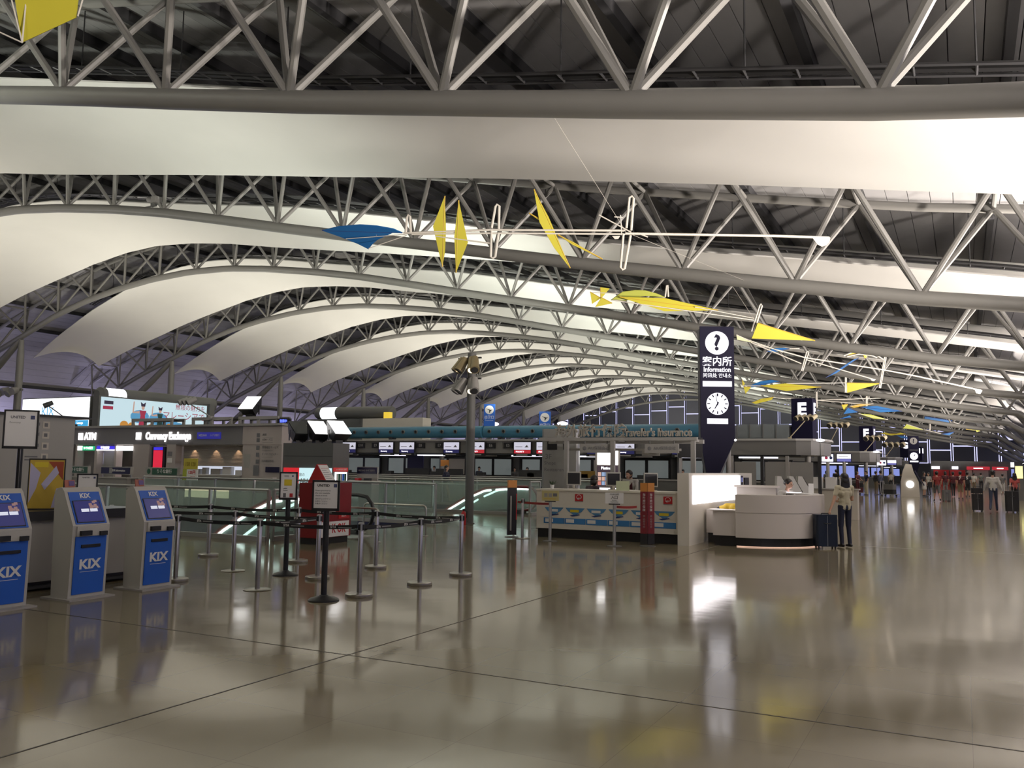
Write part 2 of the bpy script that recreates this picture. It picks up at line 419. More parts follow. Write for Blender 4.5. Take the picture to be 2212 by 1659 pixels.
def make_tray():
    t = thing('cable_tray', '', 'cable tray', group='ladder cable trays beside the fabric ceilings')
    xs = [4.0 - .9 * i for i in range(72)]
    ty = lambda x: -(interp(HNEAR, x) + .35); tz = lambda x: interp(MPROF, x) + interp(SAG, x) + .2
    for dy in (-.22, .22):
        MB().tube([(x, ty(x) + dy, tz(x)) for x in xs], .035, 5).build('rail', DARK, t)
    r = MB(); h = MB()
    for x in xs: r.cyl((x, ty(x) - .22, tz(x)), (x, ty(x) + .22, tz(x)), .025, n=5)
    for x in xs[::4]: h.cyl((x, ty(x), tz(x)), (x, ty(x), zr(x) - .1), .018, n=5)
    r.build('rungs', DARK, t)['kind'] = 'stuff'; h.build('hangers', DARK, t)['kind'] = 'stuff'
    MB().tube([(x, ty(x) + .08, tz(x) + .06) for x in xs], .07, 6).build('cable_bundle', BLACK, t)
    return t
for y in (4.8, -9.6):                        # the same fabric ceilings go on over and behind the camera
    o = mem.copy(); COL.objects.link(o); o.name = 'fabric_strip'; o.location = (0, y, 0); o.parent = ceil
tray = make_tray()
for k, y in enumerate(BAY):
    o = mem if k == 0 else mem.copy()
    if k: COL.objects.link(o)
    o.location = (0, y, 0)
    tag(o, ORD[k] + ' long white fabric ceiling panel hung between two roof trusses' if k < 9 else 'farthest long white fabric ceiling panel, next to the end wall', 'fabric ceiling', 'white fabric ceilings between the trusses')
    t = tray if k == 0 else copy_tree(tray)
    t.location = (0, y, 0)
    t['label'] = 'dark ladder cable tray along the front edge of the %s fabric ceiling' % (ORD[k] if k < 9 else 'farthest')

# ---------------------------------------------------------------- walls
WP = mat('end_wall_panel', (.13, .135, .17), .45, noise=.08, scale=.5)
FRM = mat('wall_frame', (.06, .065, .08), .4)
YW = 161.5
wb = MB()
cols = []; x = 9.0
while x > -84: cols.append(x); x -= 3.5
for x in cols: wb.b2(x - .10, x + .10, YW + .1, YW + .4, 0, zr(x) + .1)
wb.b2(-84, 10, YW, YW + .4, 0, 3.2)
wall_back = struct(wb.build('wall_back', FRM))
for i, (a, b) in enumerate(zip(cols, cols[1:])):
    top = zr((a + b) / 2); z = 3.2; step = [0, 1.4, .7][i % 3]
    for zz in (5.4 + step, 8.6 + step, 12.2 + step, 99):
        z1 = min(zz, top)
        if z1 - z > .25:
            MB().b2(b + .22, a - .22, YW, YW + .12, z + .1, z1 - .06).build('wall_panel', WP, wall_back)
        z = zz
        if zz >= top: break
wr = MB()
for y in range(-16, 164, 4): wr.b2(9.0, 9.25, y - .1, y + .1, 0, zr(9.2) + .2)
wr.b2(9.05, 9.2, -16, 163, 0, 3.4); wr.b2(9.05, 9.2, -16, 163, 5.4, zr(9.2) + .3)
wall_right = struct(wr.build('wall_right', LGREY))
wl = MB()
for y in range(-16, 164, 4): wl.b2(-82.2, -82, y - .1, y + .1, 0, zr(-82) + .1)
wl.b2(-82.2, -82, -16, 163, 0, 1.0); wl.b2(-82.15, -82.05, -16, 163, 3.4, 3.6)
wall_left = struct(wl.build('wall_left', FRM))
struct(MB().b2(-84, 10, -16.2, -16, 0, 15.5).build('wall_near', LGREY))
# ================================================================ foreground
# ---------------------------------------------------------------- self check-in kiosks
SCR = mat('kiosk_screen', (.02, .02, .06), .15, emit=(.02, .022, .10), strength=1.0)
SCRB = mat('kiosk_screen_cloud', (.3, .2, .2), .3, emit=(.4, .24, .22), strength=.4)
SCRW = glow('kiosk_screen_button', (.8, .82, .95), .8)
KW = mat('kiosk_white', (.50, .485, .44), .4)
CARD1 = mat('card_red', (.35, .10, .06), .4); CARD2 = mat('card_violet', (.10, .06, .22), .4)
PR = [(0, .02), (.02, .86), (-.18, 1.26), (-.22, 1.30), (-.28, 1.30), (-.35, 1.25), (-.31, .02)]   # side profile, front to +x
def make_kiosk():
    t = thing('check_in_kiosk', '', 'kiosk', group='blue self check-in kiosks in a row')
    MB().yprism(PR, -.245, .245).build('housing', KW, t)
    MB().b2(-.42, .12, -.3, .3, 0, .02).build('base_plate', LGREY, t)
    MB().add([(.012, -.205, .06), (.012, .205, .06), (.03, .205, .73), (.03, -.205, .73)], [(0, 1, 2, 3)]).add([(.004, -.205, .06), (.004, .205, .06), (.02, .205, .73), (.02, -.205, .73)], [(3, 2, 1, 0)]).build('front_panel', BLUE, t)
    sl = math.atan2(.40, -.20); dx, dz = -.20 / math.hypot(.2, .4), .40 / math.hypot(.2, .4); nx, nz = dz, -dx
    def P(s, y, h): return (.02 + dx * s + nx * h, y, .86 + dz * s + nz * h)
    def plate(s0, s1, y0, y1, h0, h1):
        return MB().add([P(s0, y0, h0), P(s0, y1, h0), P(s1, y1, h0), P(s1, y0, h0), P(s0, y0, h1), P(s0, y1, h1), P(s1, y1, h1), P(s1, y0, h1)],
                        [(0, 3, 2, 1), (4, 5, 6, 7), (0, 1, 5, 4), (1, 2, 6, 5), (2, 3, 7, 6), (3, 0, 4, 7)])
    plate(.015, .43, -.205, .205, .0, .008).build('upper_panel', BLUE, t)
    plate(.03, .315, -.185, .175, .008, .016).build('bezel', DARK, t)
    sc = plate(.04, .305, -.175, .165, .016, .019).build('screen', SCR, t)
    for i in range(9):
        a = .03 + .13 * random.random(); b = .2 + .09 * random.random()
        plate(b, b + .03, a - .02, a + .02, .019, .0195).build('screen_cloud', SCRB, sc)
    plate(.165, .205, -.1, .0, .019, .0205).build('screen_button', SCRW, sc); plate(.165, .205, .015, .115, .019, .0205).build('screen_button', SCRW, sc)
    rot = (sl_rx := math.atan2(dz, -dx)) 
    R = Matrix(((0, dx, nx), (1, 0, 0), (0, dz, nz))).to_euler()
    text(t, 'KIX', .085, P(.375, 0, .010), WHITE, R, .002, bold=.03)
    R2 = Matrix(((0, .0268, .9996), (1, 0, 0), (0, .9996, -.0268))).to_euler()
    text(t, 'KIX', .155, (.0225, 0, .40), WHITE, R2, .004, bold=.035, sx=1.12)
    MB().b2(.018, .02, -.12, .12, .315, .32).build('caption_line', WHITE, t)
    MB().b2(.0, .045, -.2, .2, .735, .85).build('reader_shelf', KW, t)
    MB().b2(.045, .085, -.17, -.03, .745, .80).build('card_reader', BLACK, t)
    MB().b2(.045, .075, .09, .185, .735, .785).build('passport_reader', BLACK, t)
    MB().b2(.02, .042, -.13, .12, .60, .635).build('ticket_slot', BLACK, t)
    return t
kio = make_kiosk()
for i, (y, lb) in enumerate(((7.85, 'blue KIX check-in kiosk standing rightmost of the row, nearest the belt posts'), (6.86, 'blue KIX check-in kiosk in the middle of the row of three'), (5.87, 'blue KIX check-in kiosk cut off by the left edge of the picture'))):
    o = kio if i == 0 else copy_tree(kio)
    o.location = (-9.26, y, 0); o['label'] = lb
    if i < 2:
        c = thing('leaflet_card', 'small red and violet picture card propped on the %s kiosk' % ('rightmost' if i == 0 else 'middle'), 'card', (-9.51, y - .13, 1.30), group='picture cards on top of the kiosks')
        MB().box((0, 0, .045), (.012, .13, .09), ry=-.2).build('picture_card', CARD1, c); MB().box((.008, .02, .05), (.004, .07, .06), ry=-.2).build('picture_motif', CARD2, c)

# ---------------------------------------------------------------- belt posts and belts
def make_post(thin):
    t = thing('belt_post', '', 'belt post', group='steel belt posts of the airline queue')
    if thin: MB().lathe([(.175, 0), (.178, .006), (.17, .012), (.04, .016)], n=28).build('base', CHROME, t, True)
    else: MB().lathe([(.17, 0), (.172, .004), (.172, .034), (.165, .042), (.04, .046)], n=28).build('base', CHROME, t, True)
    MB().lathe([(.032, .01), (.032, .87), (.03, .875)], n=18).build('pole', CHROME, t, True)
    MB().lathe([(.037, .80), (.037, .895), (.03, .902)], n=18).build('cassette', ALU, t, True)
    MB().box((0, -.038, .845), (.03, .012, .07)).build('belt_clip', BLACK, t); MB().box((.038, 0, .845), (.012, .03, .07)).build('belt_clip', BLACK, t)
    return t
p_thick, p_thin = make_post(False), make_post(True); used = [False, False]
def post(loc, thin, label, group=None):
    src = p_thin if thin else p_thick
    o = src if not used[thin] else copy_tree(src)
    used[thin] = True; o.location = loc; o['label'] = label
    if group: o['group'] = group
    return o
Q = dict(A=(-6.67, 8.72), B=(-6.63, 10.0), C=(-6.68, 11.17), D=(-8.27, 11.21), E=(-8.10, 8.46), F=(-9.81, 9.72), G=(-11.71, 11.01), H=(-9.83, 11.16), I=(-8.18, 9.72), J=(-9.61, 8.47), K=(-12.5, 9.63))
for k, th, lb in (('A', 0, 'steel belt post with thick round base, nearest of the queue, beside the black sign stand'), ('B', 0, 'steel belt post with thick base, second on the right side of the queue'),
                  ('C', 0, 'steel belt post at the far right corner of the queue, before the grey pole'), ('D', 0, 'steel belt post in the back row, left of the far right corner post'),
                  ('E', 1, 'steel belt post on a flat thin disc, front row, right of the rightmost kiosk'), ('F', 1, 'steel belt post on a flat thin disc in the middle row of the queue'),
                  ('G', 0, 'steel belt post at the left of the back row, before the escalator light strip'), ('H', 0, 'steel belt post in the back row, just behind the narrow black sign stand'),
                  ('I', 0, 'steel belt post mostly hidden behind the black check-in notice stand'), ('J', 0, 'steel belt post half hidden behind the rightmost blue kiosk'),
                  ('K', 0, 'steel belt post seen between the middle and rightmost kiosks')):
    post((Q[k][0], Q[k][1], 0), th, lb)
BELT = mat('black_webbing', (.011, .011, .012), .7); RBELT = mat('red_webbing', (.33, .035, .03), .6)
def belt(a, b, label, m=BELT, z=.875, sag=.025, w=.048, txt='SITA', group='black webbing belts of the queue', n=2):
    a, b = Vector((*a, 0)), Vector((*b, 0)); d = (b - a); L = d.length; d.normalize(); a += d * .052; b -= d * .052; L -= .104
    if (b - a).x < 0: pass
    ang = math.atan2(d.y, d.x); t = thing('queue_belt', label, 'belt', (a.x, a.y, 0), ang, group)
    N = 12; vs = []; fs = []
    for i in range(N + 1):
        q = i / N; zz = z - sag * 4 * q * (1 - q)
        vs += [(L * q, -.0015, zz - w), (L * q, .0015, zz - w), (L * q, .0015, zz), (L * q, -.0015, zz)]
    for i in range(N):
        for j in range(4):
            k = (j + 1) % 4; fs.append((i * 4 + j, i * 4 + k, i * 4 + 4 + k, i * 4 + 4 + j))
    MB().add(vs, fs).build('webbing', m, t)
    if txt:
        nrm = Vector((math.sin(ang), -math.cos(ang)))     # local -y side in world
        mid = (a + b) / 2; front = nrm.dot(-Vector((mid.x, mid.y))) > 0
        for q in [(i + .5) / n for i in range(n)]:
            zz = z - sag * 4 * q * (1 - q) - w / 2
            if front: text(t, txt, .042, (L * q, -.002, zz), WHITE, (PI / 2, 0, 0), .0004, bold=.02); MB().b2(L * q + .07, L * q + .26, -.0022, -.0018, zz - .008, zz + .006).build('small_print', GREY, t)
            else: text(t, txt, .042, (L * q, .002, zz), WHITE, (PI / 2, 0, PI), .0004, bold=.02); MB().b2(L * q - .26, L * q - .07, .0018, .0022, zz - .008, zz + .006).build('small_print', GREY, t)
    return t
for a, b, lb in (('J', 'E', 'black belt along the front row from the kiosks'), ('E', 'A', 'black belt along the front row behind the black sign stand'), ('A', 'B', 'black belt on the right side, nearest the camera'),
                 ('B', 'C', 'black belt on the right side, at the far corner'), ('C', 'D', 'black belt in the back row, at the right corner'), ('D', 'H', 'black belt in the back row, before the red column'),
                 ('H', 'G', 'black belt in the back row, across the escalator light'), ('E', 'I', 'short black belt turning from front row to middle row'), ('I', 'F', 'black belt in the middle row of the queue'), ('F', 'K', 'black belt in the middle row, ending behind the kiosks')):
    belt(Q[a], Q[b], lb)
belt(Q['G'], (-13.3, 10.9), 'black belt in the back row, running left behind the kiosks', n=1)

# ---------------------------------------------------------------- black sign stands
def sign_stand(loc, rz, label, zb, zt, w, pole_top, lines, logo=True):
    t = thing('sign_stand', label, 'sign stand', loc, rz, 'black airline sign stands')
    MB().lathe([(.185, 0), (.185, .012), (.16, .03), (.06, .055), (.045, .07)], n=28).build('base', BLKM, t, True)
    MB().lathe([(.036, .05), (.036, pole_top)], n=14).build('pole', BLKM, t, True)
    f = MB(); e = .022
    f.b2(-w / 2, w / 2, -.05, -.03, zb, zt); 
    f.b2(-w / 2, w / 2, -.062, -.05, zb, zb + e * 1.6); f.b2(-w / 2, w / 2, -.062, -.05, zt - e, zt); f.b2(-w / 2, -w / 2 + e, -.062, -.05, zb, zt); f.b2(w / 2 - e, w / 2, -.062, -.05, zb, zt)
    f.build('frame', BLKM, t)
    sh = MB().b2(-w / 2 + e, w / 2 - e, -.056, -.05, zb + e, zt - e).build('notice_sheet', WHITE, t)
    for (s, size, x, z, m, bold, al) in lines: text(sh, s, size, (x, -.0575, z), m, depth=.0006, bold=bold, align=al)
    return t, sh
INKG = mat('grey_ink', (.16, .16, .17), .6); NVI = mat('navy_ink', (.03, .05, .18), .5)
def globe(sh, x, z, s):
    MB().b2(x - s / 2, x + s / 2, -.0580, -.0566, z - s / 2, z + s / 2).build('globe_logo', NVI, sh)
    g = MB()
    for i in range(3): g.b2(x - s * .4 + i * s * .28, x - s * .3 + i * s * .28, -.0586, -.0580, z - s * .4, z + s * (.35 - .12 * i))
    g.build('globe_lines', INKG, sh)
yawc = YAW
b1 = (-6.82, 8.23, 0)
t, sh = sign_stand(b1, .40, 'black stand with airline notice asking to proceed to the check in kiosk', 1.06, 1.43, .335, 1.1,
    [('UNITED', .042, -.03, 1.365, INK, .03, 'CENTER'), ('Please proceed to', .026, -.13, 1.305, INKG, 0, 'LEFT'), ('the next available', .026, -.13, 1.275, INKG, 0, 'LEFT'), ('check in kiosk', .026, -.13, 1.245, INKG, 0, 'LEFT'),
     ('次のチェックイン', .024, -.13, 1.205, INKG, 0, 'LEFT'), ('お待ちください', .022, -.13, 1.175, INKG, 0, 'LEFT'), ('お進みください', .022, -.13, 1.148, INKG, 0, 'LEFT')])
globe(sh, .115, 1.365, .04)
t, sh = sign_stand((-8.83, 9.78, 0), .62, 'narrow black stand with yellow square notice behind the queue', 1.09, 1.50, .26, 1.12,
    [('UNITED', .02, -.03, 1.44, INK, .02, 'CENTER'), ('weight', .02, -.07, 1.26, INK, .03, 'LEFT'), ('baggage', .02, -.07, 1.235, INK, .03, 'LEFT')])
MB().b2(-.06, .05, -.0585, -.0566, 1.30, 1.39).build('yellow_square', YEL, sh); MB().bev((-.05, -.0575, 1.16), (.04, .002, .06), .0005).build('bag_icon', INKG, sh); MB().bev((.045, -.0575, 1.16), (.045, .002, .055), .0005).build('bag_icon', RED, sh)
globe(sh, .06, 1.44, .022)
# tall notice board behind the kiosks at the left, and a small one behind the middle kiosk
t, sh = sign_stand((-11.2, atx(47, 930, -11.2).y, 0), .78, 'tall black notice board with airline heading above the leftmost kiosk', 1.77, 2.29, .42, 1.8, [('UNITED', .05, -.04, 2.19, INKG, .03, 'CENTER'), ('Economy', .036, -.14, 2.12, GREY, 0, 'LEFT')]); globe(sh, .135, 2.19, .05)
t, sh = sign_stand((at(190, 1033, 9.0).x, 9.0, 0), .85, 'small black framed airline notice seen above the middle kiosk', 1.02, 1.42, .30, 1.06, [('UNITED', .03, -.02, 1.36, INKG, .03, 'CENTER')]); globe(sh, .1, 1.36, .03)

# ---------------------------------------------------------------- check-in desk behind the kiosks with an advertising panel
t = thing('check_in_desk', 'long white desk with black ledge behind the kiosks', 'desk', (-10.55, 6.2, 0))
MB().b2(-.35, .2, -2.6, 2.2, .1, .86).build('body', LGREY, t)
MB().b2(-.30, .14, -2.55, 2.15, 0, .1).build('plinth', DARK, t)
MB().b2(-.4, .26, -2.65, 2.25, .86, .98).build('ledge', BLKM, t)
MB().b2(.14, .3, -2.5, 2.1, .03, .06).build('foot_rail', DARK, t)
AD1 = mat('advert_yellow', (.58, .40, .05), .45); AD2 = mat('advert_red', (.33, .06, .02), .45); AD3 = mat('advert_lilac', (.50, .48, .66), .45)
t = thing('advertising_panel', 'yellow and red advertising panel standing on the desk behind the kiosks', 'poster', (-10.6, 7.17, .98), .78); t.scale = (.72, 1, .92)
MB().b2(-.30, .30, -.012, .012, 0, .72).build('board', BLKM, t)
MB().b2(-.28, .28, -.016, -.012, .02, .70).build('print', AD1, t)
MB().slab([(.02, -.017, .68), (.27, -.017, .68), (.27, -.017, .42)], .003).build('print_swirl', AD2, t)
MB().slab([(-.27, -.018, .66), (-.1, -.018, .52), (-.16, -.018, .3), (-.27, -.018, .1)], .003).build('print_shape', AD3, t)
MB().slab([(-.08, -.018, .36), (.15, -.018, .62), (.2, -.018, .52), (-.02, -.018, .28)], .003).build('print_shape', AD3, t)
MB().slab([(.1, -.018, .03), (.27, -.018, .03), (.27, -.018, .32), (.17, -.018, .3)], .003).build('print_shape', AD3, t)
MB().b2(-.2, .02, -.019, -.016, .6, .67).build('print_title', YEL, t)

# ---------------------------------------------------------------- directory wall with pictograms, left edge
DX = -18.5
pa, pb = atx(-60, 893, DX), atx(163, 905, DX)
t = thing('directory_wall', 'cream directory wall with faint pictograms at the left edge', 'sign wall', (DX, pa.y, 0))
L = pb.y - pa.y; zt = atx(81, 895, DX).z
MB().b2(-.25, 0, 0, L, 0, zt).build('panel', LGREY, t)
MB().b2(-.5, .12, 0, L + .35, zt - .05, zt).build('canopy', DARK, t)
ys = atx(98, 930, DX).y - pa.y
for j, (z, s) in enumerate(((zt - .22, 'ATM'), (zt - .45, 'ATM'), (zt - .70, 'i'), (zt - .95, ''))):
    MB().b2(0, .006, ys - .07, ys + .1, z - .09, z + .07).build('pictogram_tile', CREAM, t)
    MB().b2(.006, .009, ys - .03, ys + .05, z - .05, z + .03).build('pictogram', INKG, t)
    if s: text(t, 'ATM', .10, (.006, ys - .24, z), INKG, (PI / 2, 0, PI / 2), .002, bold=.02)
for z in (zt - .22, zt - .7, zt - .95, zt - 1.02): MB().b2(.0, .004, ys - .45, ys - .15, z - .02, z + .01).build('caption_line', INKG, t)

# ---------------------------------------------------------------- lamp pole with spotlights, extinguisher
pb = fl(1013, 1131)
t = thing('lamp_pole', 'tall grey pole carrying two clusters of spotlights beside the queue', 'lamp pole', pb)
MB().lathe([(.16, 0), (.16, .02), (.125, .03), (.125, 4.86), (.11, 4.88)], n=20).build('pole', DGREY, t, True)
BRONZE = mat('bronze_lamp_can', (.33, .27, .15), .35, metal=.5); LENS = glow('lamp_lens_glow', (1, .9, .7), 1.5)
for zc, m in ((4.45, BRONZE), (3.85, GREY)):
    for k, (dx, tilt) in enumerate(((-.33, .5), (-.2, .25), (.2, -.3), (.33, -.55))):
        a = Vector((dx * .55, -.16, zc + .25)); b = Vector((dx * 1.15, -.3 - .06 * k % 2, zc - .12))
        c = MB().cyl(a, b, .11, .14, n=14).build('spot_can', m, t, True)
        MB().cyl(b, b + (b - a) * .04, .1, n=12).build('spot_lens', DARK if k != 2 else LENS, c)
        MB().cyl((dx * .3, -.1, zc + .28), a, .02, n=6).build('bracket', DARK, c)
    MB().b2(-.38, .38, -.14, -.09, zc + .25, zc + .29).build('cross_arm', DARK, t)
t = thing('fire_extinguisher', 'red fire extinguisher on the floor against the grey pole', 'extinguisher', fl(1001, 1134))
MB().lathe([(.07, 0), (.075, .01), (.075, .3), (.05, .36), (.025, .38), (.025, .41)], n=16).build('cylinder', RED, t, True)
MB().box((0, 0, .42), (.05, .05, .04)).build('valve', BLACK, t); MB().tube([(.03, 0, .42), (.1, 0, .38), (.09, 0, .2)], .012, 6).build('hose', BLACK, t)
MB().b2(-.04, .04, -.078, -.072, .14, .22).build('label_plate', WHITE, t)

# ---------------------------------------------------------------- low hoop rails
def hoop(a, b, label):
    a, b = Vector(a), Vector(b); d = (b - a).length; t = thing('hoop_rail', label, 'rail', a, math.atan2(b.y - a.y, b.x - a.x), 'low steel hoop rails by the escalator')
    MB().tube([(0, 0, .02), (0, 0, .62), (.02, 0, .67), (.07, 0, .7), (d - .07, 0, .7), (d - .02, 0, .67), (d, 0, .62), (d, 0, .02)], .021, 8).build('hoop', CHROME, t, True)
    for x in (0, d): MB().lathe([(.07, 0), (.07, .012), (.03, .02)], (x, 0, 0), 14).build('foot', CHROME, t, True)
hoop(fl(760, 1166) + Vector((-.12, -.1, 0)), fl(822, 1171) + Vector((0, -.1, 0)), 'low steel hoop rail nearer the red column')
hoop(fl(859, 1155) + Vector((-1.0, 0, 0)), fl(919, 1158), 'low steel hoop rail nearer the grey pole')
# ================================================================ left middle ground
# ---------------------------------------------------------------- currency exchange building
FY = 23.6
FASC = mat('fascia_grey', (.20, .19, .20), .5); PINKW = mat('pinkish_panel', (.44, .39, .37), .5)
t = thing('currency_exchange', 'grey currency exchange and ATM building with white lit lettering', 'shop', (-28, FY, 0))
def X(x): return x + 28
cb = t
MB().b2(X(-38.3), X(-23.6), 0, .5, 2.31, 2.99).build('fascia', FASC, t)
MB().b2(X(-23.6), X(-21.7), -.03, .5, 2.31, 2.97).build('fascia_end', PINKW, t)
MB().b2(X(-32.4), X(-21.6), -.15, 2.5, 2.99, 3.07).build('roof_slab', GREY, t); MB().b2(X(-38.6), X(-32.4), -.15, 8.0, 2.99, 3.07).build('roof_slab', GREY, t)
MB().b2(X(-33.2), X(-21.7), 2.2, 2.3, 0, 2.31).build('back_wall', LGREY, t)
MB().b2(X(-33.2), X(-21.7), .05, 2.2, 2.28, 2.31).build('soffit', LGREY, t)
MB().b2(X(-38.5), X(-38.3), 0, 7.9, 0, 2.99).build('side_wall', LGREY, t)
text(t, 'ATM', .40, (X(-32.2), -.01, 2.63), GLW, depth=.02, bold=.03, sx=.9); MB().b2(X(-32.95), X(-32.68), -.03, 0, 2.5, 2.78).build('lit_square', GLW, t)
MB().b2(X(-29.40), X(-29.12), -.03, 0, 2.5, 2.78).build('lit_square', GLW, t)
text(t, 'Currency Exchange', .40, (X(-27.58), -.01, 2.63), GLW, depth=.02, bold=.03, sx=.80)
MZ = mat('sign_indigo', (.02, .02, .16), .4, emit=(.03, .03, .30), strength=.6)
s = MB().b2(X(-25.95), X(-24.73), -.04, 0, 2.52, 2.77).build('indigo_sign', MZ, t)
text(s, 'MIZUHO', .11, (X(-25.65), -.042, 2.65), WHITE, depth=.002, bold=.02); text(s, 'みずほ銀行', .10, (X(-25.02), -.042, 2.65), WHITE, depth=.002)
# booths
for x0, x1 in ((-38.3, -35.0), (-33.1, -32.95), (-31.88, -31.72), (-30.66, -30.54), (-29.55, -28.62), (-27.62, -27.12), (-23.6, -21.7)):
    MB().b2(X(x0), X(x1), .0, .3, 0, 2.31).build('pier', PINKW, t)
GGRN = glow('lit_green', (.02, .55, .22), .9); GBLU = glow('lit_blue', (.05, .03, .75), 1.0); PINKL = glow('booth_glow', (1, .80, .80), 1.1); GLILA = glow('booth_glow_lilac', (.62, .60, .85), .5)
s = MB().b2(X(-32.92), X(-31.9), -.04, .05, 2.06, 2.24).build('booth_sign', GGRN, t); MB().b2(X(-32.92), X(-32.62), -.05, -.04, 2.06, 2.24).build('booth_sign_square', GLW, s); text(s, 'りそな銀行', .12, (X(-32.25), -.045, 2.15), GLW, depth=.002, bold=.02)
s = MB().b2(X(-31.72), X(-30.68), -.04, .05, 2.10, 2.24).build('booth_sign', GBLU, t); text(s, '千代田銀行', .11, (X(-31.2), -.045, 2.17), GLW, depth=.002, bold=.02); MB().b2(X(-31.72), X(-30.68), -.045, .05, 2.06, 2.10).build('booth_sign_band', GLW, s)
MB().b2(X(-30.53), X(-29.56), -.04, .05, 2.06, 2.24).build('booth_sign', GLW, t)
MB().b2(X(-32.92), X(-31.9), .9, 1.0, .1, 2.0).build('booth_back', LGREY, t); MB().b2(X(-32.5), X(-31.95), .86, .9, 1.1, 2.0).build('booth_lit_wall', GLILA, t); MB().b2(X(-32.4), X(-32.0), .6, .86, .7, 1.5).build('cash_machine', GREY, t)
MB().b2(X(-31.7), X(-30.7), .3, .4, .1, 2.06).build('booth_blind', GREY, t)
s = MB().b2(X(-30.53), X(-29.56), .8, .9, .1, 2.06).build('booth_lit_back', PINKL, t); MB().b2(X(-30.05), X(-29.6), .76, .8, 1.5, 1.78).build('notice_frame', PINKW, s); MB().b2(X(-30.3), X(-30.2), .77, .8, 1.4, 1.8).build('vertical_notice', INKG, s); MB().b2(X(-29.9), X(-29.6), .5, .75, .8, 1.35).build('cash_machine', LGREY, s)
# red rate screen
s = MB().b2(X(-28.45), X(-27.72), .02, .12, 1.38, 2.22).build('rate_screen_case', BLACK, t)
MB().b2(X(-28.36), X(-27.86), .0, .02, 1.4, 2.08).build('rate_screen', glow('rate_screen_red', (.85, .02, .06), .8), s); MB().b2(X(-28.36), X(-27.86), .0, .02, 2.09, 2.2).build('rate_header', GBLU, s)
for z in (1.6, 1.85): MB().b2(X(-27.55), X(-27.3), -.01, .0, z, z + .18).build('notice', WHITE if z < 1.7 else FASC, t)
# shutter: slats, and the open counter window below
SLAT = mat('shutter_slat', (.36, .33, .30), .45)
sh = MB().b2(X(-27.12), X(-23.6), .42, .45, 1.49, 2.31).build('shutter', GREY, t)
sl = MB().xprism([(.40, 0), (.42, .0), (.42, .05), (.405, .05), (.392, .025)], X(-27.12), X(-23.6)).build('shutter_slat', SLAT, sh)
for i in range(16):
    o = sl if i == 0 else sl.copy()
    if i: COL.objects.link(o)
    o.location.z = 1.495 + i * .051
MB().b2(X(-27.12), X(-23.6), .9, 1.0, .9, 1.5).build('office_wall', glow('office_light', (.78, .82, .95), .75), t)
MB().b2(X(-27.12), X(-23.6), -.1, .5, 1.10, 1.17).build('counter_ledge', LGREY, t)
MB().b2(X(-27.12), X(-23.6), .1, .4, 0, 1.10).build('counter_front', GREY, t)
for x, w, h in ((-26.6, .3, .2), (-26.2, .2, .26), (-25.6, .5, .22), (-25.0, .45, .3), (-24.4, .3, .18), (-24.0, .25, .28)):
    MB().bev((X(x), .7, 1.17 + h / 2), (w, .2, h), .03).build('office_item', LGREY if x < -25 else WHITE, t)
MB().b2(X(-26.6), X(-24.3), .08, .1, .30, .62).build('lit_kick_panel', glow('warm_kick_light', (1, .80, .52), .9), t)
WL = (1, .62, .36)
for x in (-26.5, -25.35, -24.2):
    c = MB().lathe([(.05, 0), (.05, .03)], (X(x), .28, 2.25), 10).build('downlight', LGREY, t)
    l = bpy.data.lights.new('downlight_lamp', 'SPOT'); l.energy = 9; l.color = WL; l.spot_size = math.radians(75); l.shadow_soft_size = .03
    o = bpy.data.objects.new('downlight_lamp', l); COL.objects.link(o); o.location = (x, FY + .26, 2.24); o.rotation_euler = (math.radians(8), 0, 0)
# notices on the right end panel
for j, (z, s) in enumerate(((2.66, '両替'), (2.48, 'ATM・バス'), (2.2, '携帯電話サービス'), (1.95, 'ビジネスセンター'), (1.7, '国内宿泊予約'))):
    text(t, s, .10, (X(-22.62), -.035, z), INKG, depth=.002, align='LEFT'); MB().b2(X(-22.62), X(-22.1), -.034, -.03, z - .11, z - .095).build('caption_line', GREY, t)
    MB().b2(X(-22.9), X(-22.75), -.036, -.03, z - .09, z + .06).build('pictogram', INKG, t)
MB().b2(X(-22.4), X(-21.75), -.05, -.03, 1.3, 1.5).build('small_indigo_sign', NAVY, t); MB().b2(X(-23.0), X(-22.75), -.04, -.03, 1.18, 1.55).build('notice', INKG, t)
MB().b2(X(-23.5), X(-23.2), -.01, 0, 1.45, 1.95).build('notice', LGREY, t)
MB().b2(X(-23.0), X(-21.6), -.4, 0, .95, 1.0).build('writing_shelf', LGREY, t); MB().b2(X(-22.4), X(-21.8), -.3, -.1, 1.0, 1.12).build('form_box', PINKW, t)
# ---------------------------------------------------------------- billboards on its roof
LB1 = glow('billboard_white', (.96, .98, 1), 1.6, True); LB2 = glow('billboard_sky', (.55, .72, .78), 1.0, True)
t = thing('billboard', 'white backlit KIX billboard on the roof above the ATM sign', 'billboard', (-35.7, 24.4, 3.07), 0, 'backlit billboards on the bank roof')
MB().b2(-2.5, 2.25, .02, .4, 0, 1.36).build('case', DGREY, t)
f = MB().b2(-2.46, 2.2, 0, .02, .02, 1.32).build('lit_face', LB1, t)
CY = glow('billboard_cyan', (.05, .42, .80), .9)
text(f, 'KIX', .55, (-.62, -.004, .72), CY, depth=.001, bold=.0); MB().b2(1.3, 2.2, -.004, 0, .06, .32).build('blue_band', CY, f); text(f, 'Lounge', .14, (1.65, -.006, .2), GLW, depth=.001)
t = thing('billboard', 'pale blue backlit billboard with dancers and red Japanese lettering', 'billboard', (-32.8, 27.35, 3.09), PI / 2, 'backlit billboards on the bank roof')
